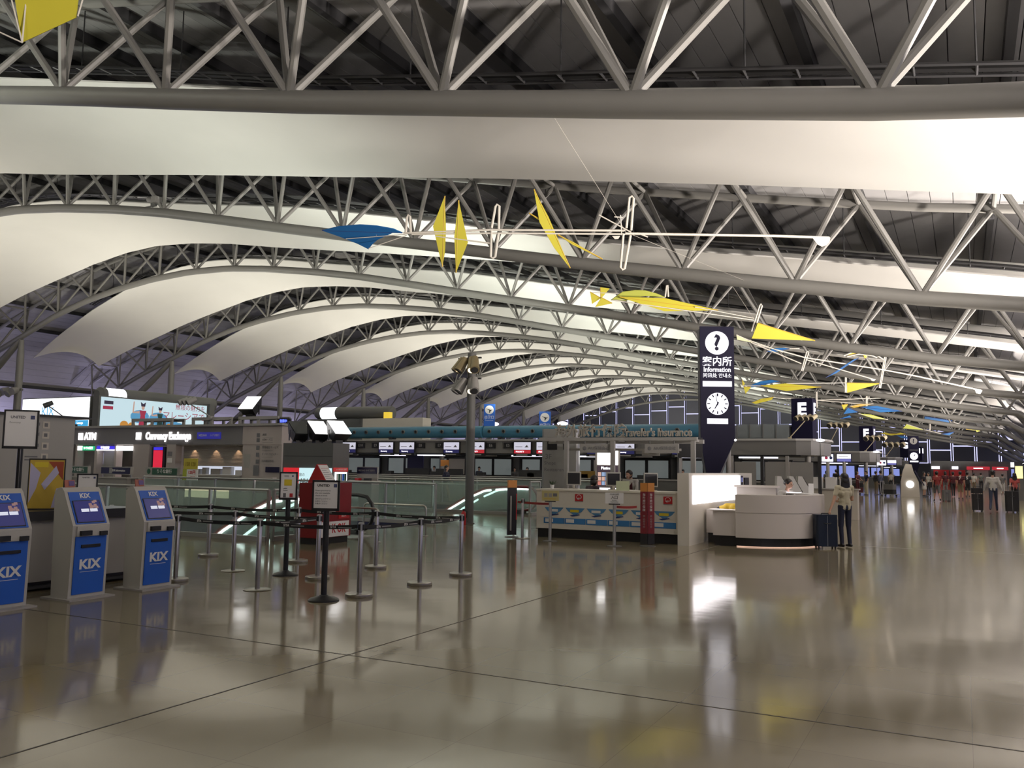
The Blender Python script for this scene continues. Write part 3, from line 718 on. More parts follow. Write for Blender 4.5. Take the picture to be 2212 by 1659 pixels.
MB().b2(-3.0, 3.05, .02, .4, 0, 1.36).build('case', DGREY, t); f = MB().b2(-2.9, 2.95, 0, .02, .02, 1.30).build('lit_face', LB2, t)
PRD = glow('print_crimson', (.45, .03, .08), .7); PBL = glow('print_azure', (.10, .36, .62), .8); POR = glow('print_orange', (.65, .28, .04), .8); PSK = glow('print_flesh', (.62, .38, .30), .8); PDK = glow('print_dark', (.05, .03, .08), .5)
text(f, '無限の魅力を', .30, (1.95, -.003, 1.1), PRD, depth=.001); text(f, 'マレーシアで', .42, (1.6, -.003, .68), PRD, depth=.001)
def fig(x, z, s, dress):
    MB().slab([(x - .18 * s, -.004, z), (x + .18 * s, -.004, z), (x + .10 * s, -.004, z + .42 * s), (x + .16 * s, -.004, z + .62 * s), (x - .16 * s, -.004, z + .62 * s), (x - .10 * s, -.004, z + .42 * s)], .004).build('dancer_dress', dress, f)
    MB().ball((x, -.004, z + .74 * s), (.075 * s, .003, .10 * s), 10).build('dancer_head', PSK, f)
    MB().slab([(x - .16 * s, -.005, z + .6 * s), (x - .42 * s, -.005, z + .55 * s), (x - .40 * s, -.005, z + .95 * s), (x - .45 * s, -.005, z + .95 * s), (x - .48 * s, -.005, z + .5 * s), (x - .16 * s, -.005, z + .5 * s)], .003).build('dancer_arm', PSK, f)
    MB().slab([(x - .09 * s, -.006, z + .78 * s), (x + .09 * s, -.006, z + .78 * s), (x + .12 * s, -.006, z + .95 * s), (x, -.006, z + .88 * s), (x - .12 * s, -.006, z + .95 * s)], .003).build('dancer_hair', PDK, f)
for x, z, r in ((-.9, .55, .5), (.1, .5, .5), (.8, .3, .45), (1.3, .2, .3)): MB().ball((x, -.0005, z), (r, .001, r * .6), 12).build('blue_splash', PBL, f)
fig(-.75, .12, 1.15, PRD); fig(.2, .12, 1.0, mat('print_teal', (.03, .12, .12), .5))
for x, z, r in ((-1.7, .15, .22), (-1.3, .12, .2), (.75, .16, .2), (1.2, .14, .16), (1.6, .1, .14), (-.3, .08, .2)): MB().ball((x, -.004, z), (r, .003, r * .8), 10).build('print_flower', POR, f)
MB().b2(-2.75, -2.3, -.004, 0, 1.0, 1.15).build('print_logo', PDK, f); MB().b2(-2.8, -2.3, -.004, 0, .78, .92).build('print_logo', PRD, f)
MB().b2(3.05, 3.35, -.1, .4, 0, 1.4).build('end_post', DGREY, t)
# ---------------------------------------------------------------- ducts with a lit end on the roofs
def roof_duct(loc, rz, L, r, lit0, lit1, label):
    t = thing('roof_duct', label, 'duct', loc, rz, 'round roof ducts with a lit band')
    MB().tube([(0, 0, r + .05), (.15, 0, r + .05), (lit0, 0, r + .05)], [r * .6, r, r], 20).build('end_cap', DGREY, t, True)
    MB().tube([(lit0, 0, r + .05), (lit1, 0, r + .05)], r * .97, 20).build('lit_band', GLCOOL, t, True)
    MB().tube([(lit1, 0, r + .05), (L, 0, r + .05)], r, 20).build('barrel', DGREY, t, True)
    for x in (lit1 + .4, L - .4): MB().b2(x - .1, x + .1, -r * .8, r * .8, 0, .12).build('saddle', DARK, t)
roof_duct((-33.75, 24.9, 4.12), PI / 2, 6.6, .36, .35, 1.3, 'dark round duct with a bright band behind the billboards')
MB().b2(-35.5, -33.25, 25.1, 31.2, 3.07, 4.12).build('plant_box', DGREY)
o = bpy.data.objects['plant_box']; tag(o, 'dark plant box under the round duct behind the billboards', 'plant box')
# roof racks along the front
def rack(x0, x1, label):
    t = thing('roof_rack', label, 'rack', (x0, 24.2, 3.07), 0, 'grey metal racks on the bank roof'); w = x1 - x0
    for x in (0.06, w / 2, w - .06):
        for y in (0, .6): MB().b2(x - .05, x + .05, y, y + .08, 0, .22).build('leg', GREY, t)
    for y in (0, .6): MB().b2(0, w, y, y + .08, .20, .32).build('beam', GREY, t)
    MB().b2(0, w, .08, .6, .26, .3).build('deck', DGREY, t)
rack(-30.5, -28.1, 'low grey rack on the bank roof below the dancers'); rack(-27.0, -24.85, 'low grey rack on the bank roof right of the billboard'); rack(-24.5, -22.5, 'low grey rack carrying the single floodlight')
# floodlights
def floodlight(loc, rz, label, s=1.0, lit=True, tilt=.75, watts=0):
    t = thing('floodlight', label, 'floodlight', loc, rz, 'black box floodlights aimed at the ceiling')
    MB().b2(-.12 * s, .12 * s, -.12 * s, .12 * s, 0, .12 * s).build('foot', BLACK, t)
    R = Euler((0, tilt, 0)).to_matrix(); c = Vector((0, 0, .34 * s))
    def tr(p): return c + R @ Vector(p)
    w, d = .36 * s, .28 * s
    b = MB().add([tr(p) for p in ((-w * .6, -d * .7, -.2 * s), (w * .6, -d * .7, -.2 * s), (w * .6, d * .7, -.2 * s), (-w * .6, d * .7, -.2 * s), (-w, -d, .16 * s), (w, -d, .16 * s), (w, d, .16 * s), (-w, d, .16 * s))],
                 [(0, 3, 2, 1), (4, 5, 6, 7), (0, 1, 5, 4), (1, 2, 6, 5), (2, 3, 7, 6), (3, 0, 4, 7)]).build('housing', BLACK, t)
    MB().add([tr(p) for p in ((-w * .94, -d * .94, .165 * s), (w * .94, -d * .94, .165 * s), (w * .94, d * .94, .165 * s), (-w * .94, d * .94, .165 * s), (-w * .94, -d * .94, .18 * s), (w * .94, -d * .94, .18 * s), (w * .94, d * .94, .18 * s), (-w * .94, d * .94, .18 * s))],
             [(0, 3, 2, 1), (4, 5, 6, 7), (0, 1, 5, 4), (1, 2, 6, 5), (2, 3, 7, 6), (3, 0, 4, 7)]).build('lamp_face', GLW if lit else DARK, t)
    for sy in (-1, 1): MB().b2(-.03 * s, .03 * s, sy * d * 1.05 - .01, sy * d * 1.05 + .01, .08 * s, .4 * s).build('yoke', BLACK, t)
    return t
floodlight((-24.15, 24.5, 3.39), -1.35, 'single black floodlight with lit face on the bank roof', 1.15, True, .7)
# trio of small spots on an arm
def spot_arm(base, head, label, n=3, m=GREY, r=.12):
    base, head = Vector(base), Vector(head); t = thing('spot_arm', label, 'spotlight', base, 0, 'small spotlights on arms')
    h = head - base; MB().tube([(0, 0, 0), h * .5, h], .025, 6).build('arm', m, t); MB().b2(-.08, .08, -.08, .08, -.06, .03).build('bracket', m, t)
    for i in range(n):
        q = h + Vector(((i - (n - 1) / 2) * r * 1.9, 0, .05)); a = q + Vector((.06, .12, .12)); b = q + Vector((-.12, -.16, -.05))
        c = MB().cyl(a, b, r * .8, r, n=12).build('spot_can', m, t, True); MB().cyl(b, b + (b - a) * .05, r * .85, n=12).build('spot_lens', DARK, c)
    return t
spot_arm((-25.95, 24.2, 3.4), (-27.0, 24.0, 3.95), 'three grey spots on an arm before the red Japanese lettering')
spot_arm((-33.2, 23.55, 3.13), (-34.9, 23.5, 3.95), 'single dark spot on an arm before the KIX billboard', 1, DARK)
t = thing('led_sign', 'small blue lit LED sign on the right end of the bank roof', 'sign', (-22.0, 24.0, 3.07)); MB().b2(-.3, .3, -.05, .05, 0, .2).build('case', BLACK, t); text(t, '営業中', .12, (0, -.055, .1), glow('led_blue', (.10, .15, 1), 2.2), depth=.003, bold=.03)

# ---------------------------------------------------------------- bank counters in front
GRS = mat('resona_green', (.03, .10, .055), .4)
def bank_counter(x0, x1, sm, txt, label):
    t = thing('bank_counter', label, 'counter', (x0, 22.0, 0), 0, 'bank counters before the exchange building'); w = x1 - x0
    MB().b2(0, w, 0, .5, 0, .98).build('body', GREY, t); MB().b2(-.05, w + .05, -.06, .56, .98, 1.02).build('top', LGREY, t)
    for x in (.05, w - .05): MB().b2(x - .02, x + .02, .2, .24, 1.02, 1.12).build('sign_foot', ALU, t)
    s = MB().b2(0, w, .15, .27, 1.12, 1.42).build('sign_case', LGREY, t); MB().b2(w * (.22 if sm is GRS else .02), w * .98, .14, .15, 1.15, 1.39).build('sign_face', sm, s)
    text(s, txt, .16 if sm is GRS else .11, (w * .6, .135, 1.27), WHITE, depth=.002, bold=.01)
    if sm is GRS: MB().ball((w * .11, .145, 1.27), (.1, .01, .1), 12).build('sign_emblem', GRS, s)
    else: MB().b2(w * .3, w * .4, .13, .14, 1.17, 1.37).build('sign_emblem', GREY, s)
bank_counter(-31.8, -30.25, GRS, 'りそな銀行', 'bank counter with green Japanese sign, left of the two'); bank_counter(-29.5, -27.8, NAVY, '案内 Information', 'bank counter with black sign between the green signs'); bank_counter(-27.0, -25.3, GRS, 'りそな銀行', 'bank counter with green Japanese sign, right of the two')
t = thing('rate_notice', 'yellow and white notice board with red numbers before the shutter', 'notice', (-24.46, 22.0, 0))
MB().b2(-.04, .04, -.02, .02, 0, 1.0).build('post', ALU, t); MB().b2(-.2, .2, -.15, .15, 0, .03).build('foot', DGREY, t)
s = MB().b2(-.34, .34, -.03, .0, 1.38, 1.76).build('yellow_sheet', mat('notice_yellow', (.55, .47, .06), .5), t); text(s, '150 120', .2, (0, -.035, 1.55), mat('notice_olive', (.25, .17, .01), .5), depth=.001, bold=.02, sx=.8)
s = MB().b2(-.38, .36, -.02, .01, .98, 1.38).build('white_sheet', WHITE, t); text(s, '125円', .15, (.08, -.025, 1.26), RED, depth=.001, bold=.03); text(s, '14000', .13, (.08, -.025, 1.08), RED, depth=.001, bold=.02); MB().b2(-.38, -.18, -.025, -.02, .98, 1.38).build('green_edge', mat('notice_lime', (.40, .45, .05), .5), s)

# ---------------------------------------------------------------- glass balustrades round the escalator wells
def balustrade(a, b, label, h=1.06, n=None, base=True, bar=False):
    a, b = Vector((*a, 0)), Vector((*b, 0)); L = (b - a).length; n = n or max(1, round(L / 1.6))
    t = thing('glass_balustrade', label, 'balustrade', a, math.atan2(b.y - a.y, b.x - a.x), 'glass balustrades round the escalator wells')
    MB().tube([(0, 0, h), (L, 0, h)], .03, 10).build('hand_rail', ALU, t, True)
    if bar: MB().tube([(0, .1, h - .14), (L, .1, h - .14)], .02, 8).build('lower_rail', ALU, t, True)
    if base: MB().b2(0, L, -.06, .06, 0, .09).build('curb', GREY, t)
    for i in range(n + 1):
        x = L * i / n; MB().b2(x - .025, x + .025, -.035, .035, .0, h).build('post', ALU, t)
    for i in range(n): MB().b2(L * i / n + .04, L * (i + 1) / n - .04, -.006, .006, .1, h - .06).build('glass_pane', GLASS, t)
    return t
balustrade((-24.8, 13.75), (-12.95, 13.75), 'long glass balustrade before the near escalator, beyond the queue')
balustrade((-12.95, 13.9), (-12.95, 14.6), 'short glass return at the corner by the red column', n=1)
balustrade((-24.8, 20.3), (-13.0, 20.3), 'glass balustrade on the far side of the near escalator well', h=1.12)
balustrade((-23.5, 26.2), (-13.6, 26.2), 'glass balustrade with double rail before the far escalator', h=1.12, bar=True)
balustrade((-13.0, 26.2), (-13.0, 26.95), 'short glass return at the end of the far escalator', n=1, h=1.12)
balustrade((-24.8, 31.2), (-12.8, 31.2), 'glass balustrade on the far side of the far escalator well', h=1.12)

# ---------------------------------------------------------------- escalators going down to the left
STRIP = glow('escalator_strip', (.92, 1, .98), 4.0, True)
HRED = mat('red_handrail', (.16, .012, .014), .35)
def escalator(loc, label):
    t = thing('escalator', label, 'escalator', loc, 0, 'escalators with a lit strip')
    # local: x = 0 is the newel at the right, path falls to the left
    path = [(-6.5, -2.35), (-4.85, -1.1), (-3.65, -.25), (-2.75, .24), (-2.0, .55), (-1.2, .62), (-.35, .62)]
    for y in (0, 1.0):
        top = [(x, z + .28) for x, z in path]; bot = [(x, z - .55) for x, z in path]
        vs = [(x, y - .008, z) for x, z in top] + [(x, y - .008, z) for x, z in bot] + [(x, y + .008, z) for x, z in top] + [(x, y + .008, z) for x, z in bot]; n = len(path); fs = []
        for i in range(n - 1): fs += [(i, i + 1, n + i + 1, n + i), (2 * n + i + 1, 2 * n + i, 3 * n + i, 3 * n + i + 1)]
        MB().add(vs, fs).build('side_glass', GLASS, t)
        hr = [(x, y, z + .30) for x, z in path] + [(-.1, y, .88), (.05, y, .72), (.1, y, .5), (.04, y, .3), (-.1, y, .16), (-.4, y, .1)]
        MB().tube(hr, .045, 8, up=(0, 1, 0)).build('hand_rail', HRED if y == 0 else BLACK, t, True)
        segs = [(-4.85, -2.85), (-2.6, -1.75), (-1.55, -.75)]
        for a, b in segs:
            pts = [(a + (b - a) * i / 6, y - .03, interp(path, a + (b - a) * i / 6) + .20) for i in range(7)]
            MB().tube(pts, .035, 8).build('light_strip', STRIP, t, True)
        sk = [(x, z - .5) for x, z in path]; sk2 = [(x, z - .95) for x, z in path]
        vs = [(x, y - .04, z) for x, z in sk] + [(x, y - .04, z) for x, z in sk2] + [(x, y + .04, z) for x, z in sk] + [(x, y + .04, z) for x, z in sk2]; fs = []
        for i in range(n - 1): fs += [(i, i + 1, n + i + 1, n + i), (2 * n + i + 1, 2 * n + i, 3 * n + i, 3 * n + i + 1), (i + 1, i, 2 * n + i, 2 * n + i + 1), (n + i, n + i + 1, 3 * n + i + 1, 3 * n + i)]
        MB().add(vs, fs).build('skirt', DGREY, t)
    st = None
    for i in range(14):
        x = -1.6 - i * .36; z = interp(path, x) - .62
        o = MB().box((0, 0, 0), (.36, .88, .2)).build('step', DGREY, t) if st is None else st.copy()
        if st is None: st = o
        else: COL.objects.link(o)
        o.location = (x, .5, z - .02)
    MB().b2(-1.3, .2, .06, .94, -.02, .012).build('comb_plate', ALU, t)
    return t
escalator((-12.15, 15.2, 0), 'near escalator with lit strip sinking left behind the queue')
escalator((-13.35, 27.3, 0), 'far escalator with lit strip sinking left beside the grey pole')

# ---------------------------------------------------------------- grey unit with insurance light boxes and floodlights on top
t = thing('service_unit', 'tall grey unit with red and pale blue insurance light box', 'cabinet', (-18.2, 21.0, 0))
MB().b2(-1.05, .97, 0, .8, 0, 2.28).build('body', DGREY, t)
MB().b2(-1.0, .95, -.006, 0, 1.86, 1.875).build('panel_joint', BLACK, t)
s = MB().b2(-.97, -.34, -.04, 0, 1.0, 1.5).build('light_box', glow('lit_red', (.75, .02, .03), .8), t); MB().ball((-.62, -.045, 1.05), (.2, .004, .16), 14).build('round_logo', GLW, s)
s = MB().b2(-.32, .95, -.04, 0, 1.0, 1.5).build('light_box', glow('lit_pale_blue', (.62, .86, .90), 1.0), t); text(s, '旅の', .12, (-.2, -.043, 1.28), INKG, depth=.001); text(s, 'AIU', .2, (-.12, -.043, 1.09), INK, depth=.001, bold=.02); text(s, '保険', .18, (.72, -.043, 1.09), INK, depth=.001, bold=.02)
s = MB().b2(.97, 1.02, .04, .70, 1.40, 1.52).build('side_header', glow('lit_red_header', (.6, .03, .03), .6), t); text(s, 'AIU海外旅行保険', .07, (1.025, .37, 1.46), WHITE, (PI / 2, 0, PI / 2), .001)
s = MB().b2(.97, 1.0, .12, .68, 1.0, 1.38).build('leaflet_rack', GLCOOL, t)
for i, m in enumerate((WHITE, GRS, LGREY, BLUE, GRS)): MB().b2(1.0, 1.02, .15 + i * .1, .23 + i * .1, 1.05, 1.33).build('leaflet', m, s)
for k, (x, lit, lb) in enumerate(((-19.0, False, 'unlit black floodlight leftmost on the grey unit'), (-18.2, True, 'lit black floodlight in the middle on the grey unit'), (-17.4, True, 'lit black floodlight rightmost on the grey unit'))):
    floodlight((x, 21.4, 2.28), -.4, lb, 1.05, lit, .62)
t = thing('writing_counter', 'writing counter with indigo bank sign right of the grey unit', 'counter', (-16.85, 21.9, 0))
MB().b2(-.35, .45, 0, .4, 0, 1.08).build('body', GREY, t); MB().b2(-.4, .5, -.1, .45, 1.08, 1.13).build('top', PINKW, t); MB().b2(-.36, .44, .3, .36, 1.13, 1.56).build('back_panel', LGREY, t); s = MB().b2(-.34, .42, .27, .3, 1.34, 1.54).build('sign_face', NAVY, t); text(s, 'MIZUHO みずほ銀行', .07, (.04, .265, 1.44), LGREY, depth=.001); MB().b2(-.25, -.1, .05, .2, 1.13, 1.2).build('form_tray', RED, t); MB().b2(.1, .3, .05, .2, 1.13, 1.2).build('form_tray', DARK, t)

# ---------------------------------------------------------------- red column with posters
t = thing('red_column', 'dark red advertising column with tented notice on top', 'advertising column', (-11.8, 14.1, 0))
MB().b2(-.26, .26, -.42, .62, .13, 1.24).build('body', mat('column_red', (.22, .010, .014), .4), t); MB().b2(-.22, .22, -.38, .58, 0, .13).build('plinth', BLACK, t)
tent = MB().yprism([(-.24, 1.24), (.26, 1.24), (-.02, 1.62)], -.2, .12).build('tent_card', mat('tent_red', (.45, .02, .025), .4), t)
R = Matrix(((0, -.593, .805), (1, 0, 0), (0, .805, .593)))
def TP(a, b, h): return Vector((.26, 0, 1.24)) + R @ Vector((a, b, h)) + Vector((0, -.04, 0))
s = MB().add([TP(-.14, .02, .002), TP(.15, .02, .002), TP(.15, .45, .002), TP(-.14, .45, .002), TP(-.14, .02, .006), TP(.15, .02, .006), TP(.15, .45, .006), TP(-.14, .45, .006)], [(0, 3, 2, 1), (4, 5, 6, 7), (0, 1, 5, 4), (1, 2, 6, 5), (2, 3, 7, 6), (3, 0, 4, 7)]).build('notice_sheet', WHITE, tent)
for i in range(7): 
    a, b = TP(-.11, .06 + i * .05, .0065), TP(.11 - .04 * (i % 3), .06 + i * .05, .0065); MB().cyl(a, b, .004, n=5).build('notice_line', INKG if i < 6 else RED, s)
s = MB().b2(.26, .27, -.36, .55, .14, .45).build('lower_poster', WHITE, t); text(s, '契 K OK', .26, (.273, .1, .3), RED, (PI / 2, 0, PI / 2), .001, bold=.02, sx=.7)
s = MB().b2(.26, .27, -.36, .1, .62, 1.2).build('upper_poster', CREAM, t); MB().b2(.27, .272, -.2, 0, .95, 1.1).build('poster_picture', INKG, s); s = MB().b2(.26, .272, .2, .55, .5, .62).build('red_strip', RED, t); text(s, '加入', .08, (.274, .37, .56), WHITE, (PI / 2, 0, PI / 2), .001)
# ================================================================ insurance counter, information desk, sign tower
CWH = mat('counter_white', (.76, .72, .64), .4)
IY = 18.3
t = thing('insurance_counter', "white travel insurance counter with red emblems and blue leaflets", 'counter', (-7.2, IY, 0))
MB().b2(-1.69, 1.73, .06, .62, 0, .21).build('plinth', BLACK, t)
MB().b2(-1.70, 1.74, 0, .7, .21, 1.08).build('front_panel', CWH, t)
MB().b2(-1.72, 1.74, -.03, .8, 1.08, 1.12).build('worktop', CWH, t)
SKYB = mat('leaflet_sky', (.09, .27, .50), .5); LEAFB = mat('leaflet_blue', (.05, .22, .52), .5)
for x in (-.62, .20, 1.48):
    s = MB().b2(x - .1, x + .1, -.008, 0, .86, 1.02).build('red_emblem', RED, t)
    MB().tube([(x + .06 * math.cos(a), -.01, .95 + .055 * math.sin(a)) for a in [i * PI / 5 - .5 for i in range(9)]], .006, 5).build('emblem_ring', WHITE, s); text(s, 'AIU', .05, (x, -.011, .92), WHITE, depth=.001, bold=.02)
    MB().b2(x - .1, x + .1, -.006, 0, .842, .852).build('caption_line', INKG, s)
for i in range(6):
    x = -1.25 + i * .53
    s = MB().slab([(x - .24, -.004, .70), (x + .24, -.004, .70), (x + .17, -.004, .62), (x + .08, -.004, .57), (x, -.004, .52), (x - .08, -.004, .57), (x - .17, -.004, .62)], .006).build('sky_leaflet', SKYB, t)
    MB().b2(x - .12, x + .1, -.009, -.006, .60, .66).build('leaflet_title', YEL if i % 2 else WHITE, s); MB().slab([(x - .13, -.008, .53), (x + .1, -.008, .56), (x + .13, -.008, .54), (x - .05, -.008, .505)], .003).build('leaflet_plane', NVI, s)
    s = MB().b2(x - .26, x + .26, -.006, 0, .33, .46).build('blue_leaflet', LEAFB, t); MB().b2(x - .22, x - .02, -.009, -.006, .36, .44).build('leaflet_card', WHITE, s)
# canopy with cut-out letters
t = thing('insurance_canopy', 'grey sign frame with raised Japanese and English insurance lettering', 'sign', (-7.55, 20.0, 0))
MB().b2(-2.1, 2.02, -.06, .06, 2.30, 2.38).build('beam', GREY, t); MB().b2(-2.1, 2.02, .5, .62, 2.24, 2.34).build('beam', GREY, t)
for x in (-1.35, -.1, 1.92): MB().b2(x - .05, x + .05, -.05, .05, 0, 2.3).build('post', GREY, t)
for x in (-1.9, 0, 1.9): MB().b2(x - .03, x + .03, .06, .5, 2.28, 2.34).build('cross_bar', GREY, t)
LET = mat('raised_letter', (.30, .28, .24), .4)
text(t, '海外旅行保険', .34, (-.72, 0, 2.53), LET, depth=.03, bold=.02, sx=.95); text(t, "Traveler's Insurance", .28, (1.0, 0, 2.49), LET, depth=.03, bold=.02, sx=.78)
for x, lb in ((-.55, 'left'), (1.15, 'right')):
    s = MB().b2(x - .42, x + .42, -.02, .03, 2.0, 2.22).build('hanging_board', GREY, t); text(s, 'AIU保険会社', .10, (x + .08, -.023, 2.11), INKG, depth=.001); MB().ball((x - .3, -.02, 2.11), (.05, .008, .05), 10).build('board_emblem', INKG, s)
    for d in (-.3, .3): MB().cyl((x + d, 0, 2.22), (x + d, 0, 2.3), .012, n=6).build('hanger', DARK, s)
MB().b2(-1.5, 1.5, .4, .45, 2.06, 2.12).build('fascia_strip', LGREY, t); MB().b2(.55, 1.0, .3, .34, 1.94, 2.1).build('brand_plate', LGREY, t)
# monitors, plant, paper on the counter
def monitor(loc, rz, label):
    t = thing('desk_monitor', label, 'monitor', loc, rz, 'cream monitors on the insurance counter')
    MB().bev((0, 0, .01), (.24, .18, .02), .03).build('foot', CREAM, t); MB().cyl((0, .02, .02), (0, .04, .12), .03, n=8).build('neck', CREAM, t)
    MB().bev((0, .03, .25), (.34, .05, .32), .015).build('case', mat('monitor_cream', (.42, .41, .37), .5), t); MB().b2(-.14, .14, -.003, .005, .12, .38).build('screen', BLACK, t)
monitor((-8.15, 18.75, 1.12), .4, 'cream desk monitor at the left end of the insurance counter'); monitor((-7.15, 18.75, 1.12), .55, 'cream desk monitor in the middle of the insurance counter'); monitor((-6.25, 18.75, 1.12), .7, 'cream desk monitor at the right end of the insurance counter')
t = thing('pot_plant', 'small potted plant on the left end of the insurance counter', 'plant', (-8.62, 18.55, 1.12)); MB().lathe([(.035, 0), (.05, .09), (.045, .09), (.04, .075)], n=12).build('pot', WHITE, t, True)
LEAF = mat('leaf_green', (.04, .08, .03), .6)
for i in range(12):
    a = i * 2.4; r = .03 + .03 * (i % 3); MB().slab([(0, 0, .09), (r * math.cos(a) - .012 * math.sin(a), r * math.sin(a) + .012 * math.cos(a), .13), (1.6 * r * math.cos(a), 1.6 * r * math.sin(a), .15 + .02 * (i % 4)), (r * math.cos(a) + .012 * math.sin(a), r * math.sin(a) - .012 * math.cos(a), .13)], .002).build('leaf', LEAF, t)
t = thing('paper_sign', 'pale green paper notice standing on the insurance counter', 'notice', (-6.8, 18.4, 1.12), .3); MB().box((0, 0, .11), (.30, .006, .22), rx=-.12).build('sheet', mat('pale_green_paper', (.50, .55, .36), .6), t); MB().box((0, .05, .1), (.28, .006, .2), rx=.3).build('prop', CREAM, t)
def chair(loc, rz, label):
    t = thing('office_chair', label, 'chair', loc, rz, 'grey chairs at the insurance counter')
    MB().bev((0, 0, .45), (.46, .45, .07), .08).build('seat', GREY, t, True); MB().bev((0, .24, .82), (.44, .06, .42), .02).build('backrest', GREY, t); MB().cyl((0, .22, .45), (0, .25, .7), .02, n=6).build('back_bar', DARK, t); MB().cyl((0, 0, .08), (0, 0, .43), .03, n=8).build('stem', DARK, t)
    for k in range(5): a = k * 2 * PI / 5; MB().cyl((0, 0, .09), (.27 * math.cos(a), .27 * math.sin(a), .04), .02, n=6).build('foot', DARK, t)
chair((-7.62, 19.35, 0), 2.7, 'grey office chair left behind the insurance counter'); chair((-6.0, 19.5, 0), 3.3, 'grey office chair right behind the insurance counter')
# 3F shops sign column, lit display, screen
SILV = mat('silver_panel', (.40, .40, .39), .28, metal=.6)
t = thing('directory_column', 'silver column listing shops and restaurants on 3F', 'sign column', (-10.05, 22.2, 0), .2)
MB().bev((0, 0, 1.35), (1.05, .3, 2.7), .06).build('column', SILV, t); text(t, '3F', .20, (-.33, -.155, 1.92), INKG, depth=.001, bold=.01, align='CENTER'); text(t, 'Shops', .14, (-.45, -.155, 1.74), INKG, depth=.001, align='LEFT'); text(t, 'Restaurants', .14, (-.45, -.155, 1.56), INKG, depth=.001, align='LEFT')
s = MB().b2(-.36, -.08, -.17, -.15, 2.12, 2.46).build('black_pictogram', BLACK, t)
for a in range(7): MB().cyl((-.22, -.172, 2.32), (-.22 + .11 * math.cos(a * PI / 6), -.172, 2.32 + .11 * math.sin(a * PI / 6)), .008, n=5).build('pictogram_ray', WHITE, s)
MB().b2(.1, .25, -.17, -.15, 2.12, 2.46).build('black_pictogram', BLACK, t)
t = thing('lit_display', 'tall lit advertising display with white top behind the insurance counter', 'display', (-9.15, 23.5, 0), .35)
MB().b2(-.36, .36, 0, .2, 0, 2.2).build('case', LGREY, t); MB().b2(-.30, .30, -.01, 0, 1.72, 2.15).build('lit_top', GLW, t); s = MB().b2(-.30, .30, -.01, 0, 1.1, 1.7).build('picture', glow('display_dark', (.08, .05, .07), .6), t)
text(s, 'Platinum', .11, (0, -.014, 1.62), GLCOOL, depth=.001, bold=.02)
for i in range(14): MB().b2(-.28 + .11 * (i % 5), -.19 + .11 * (i % 5), -.014, -.01, 1.13 + .13 * (i // 5), 1.24 + .13 * (i // 5)).build('picture_tile', (glow('tile_a', (.75, .25, .2), .8), glow('tile_b', (.35, .5, .75), .8), glow('tile_c', (.8, .5, .4), .8))[i % 3] if i < 3 else bpy.data.materials['tile_' + 'abc'[(i * 7 // 3) % 3]], s)
MB().b2(-.3, .3, -.01, 0, .8, 1.05).build('lit_base', GLLAV, t)
t = thing('tv_screen', 'dark switched-off screen hung beside the blue information tower', 'screen', (-6.05, 21.2, 1.88), .45); MB().box((0, 0, .28), (.62, .06, .5), rx=.12).build('panel', BLACK, t); MB().cyl((0, .05, .5), (0, .1, .75), .02, n=6).build('hanger', DARK, t); MB().b2(-.26, -.2, .05, .1, -1.88, .1).build('pole', GREY, t)

# ---------------------------------------------------------------- posts and belts before the insurance counter
Q2 = dict(a=fl(1128, 1163), b=fl(1188, 1169), c=fl(1327, 1180))
post((Q2['a'].x, Q2['a'].y, 0), 1, 'steel belt post beside the black and orange sign post', 'steel belt posts of the insurance counter')
def sign_post(p, m, rz, label, lines):
    o = thing('signed_belt_post', label, 'belt post', p, rz, 'belt posts with signs at the insurance counter')
    MB().lathe([(.16, 0), (.16, .01), (.04, .018)], n=24).build('base', DGREY, o, True); MB().lathe([(.034, .01), (.034, .86)], n=16).build('pole', ALU, o, True); MB().b2(-.12, .12, -.02, .02, .86, .885).build('sign_foot', DARK, o)
    s = MB().b2(-.19, .19, -.01, .01, .885, 1.11).build('sign_sheet', m, o)
    for (tx, sz, x, z, mm) in lines: text(s, tx, sz, (x, -.012, z), mm, depth=.001, bold=.01)
    return o
PYEL = mat('pale_yellow_paper', (.50, .44, .20), .55)
o = sign_post(Q2['b'], PYEL, .35, 'belt post with a pale yellow sign at the insurance counter', []); 
s = [c for c in o.children if c.name.startswith('sign_sheet')][0]
for x in (-.1, .0): MB().b2(x - .035, x + .035, -.013, -.01, .97, 1.05).build('sign_picture', GREY, s)
MB().b2(.06, .15, -.013, -.01, .98, 1.05).build('sign_picture', INKG, s); MB().b2(-.15, .12, -.013, -.01, .92, .935).build('caption_line', AD1, s)
sign_post(Q2['c'], WHITE, .35, 'belt post with a white entrance sign at the insurance counter', [('入口', .075, 0, 1.01, INK), ('海外旅行保険', .032, 0, 1.075, INKG), ('TRAVEL', .03, 0, .945, INKG), ('INSURANCE', .03, 0, .915, INKG)])
bk = fl(1105, 1160)
t = thing('banner_post', 'narrow black sign post with orange top left of the insurance counter', 'sign post', bk, .9)
MB().lathe([(.16, 0), (.16, .01), (.03, .02)], n=20).build('base', DGREY, t, True); MB().b2(-.11, .11, -.03, .03, .05, 1.14).build('panel', BLACK, t); MB().b2(-.11, .11, -.032, .032, 1.14, 1.31).build('orange_top', ORANGE, t)
MB().b2(-.06, -.02, -.034, -.03, .15, .95).build('side_strip', GREY, t); MB().b2(.09, .112, -.034, .034, .4, 1.0).build('red_edge', RED, t)
rp = fl(1399, 1180)
t = thing('banner_pillar', 'dark red two sided banner pillar with vertical white Japanese lettering', 'sign post', rp, .48)
MB().lathe([(.17, 0), (.17, .01), (.03, .02)], n=20).build('base', DGREY, t, True)
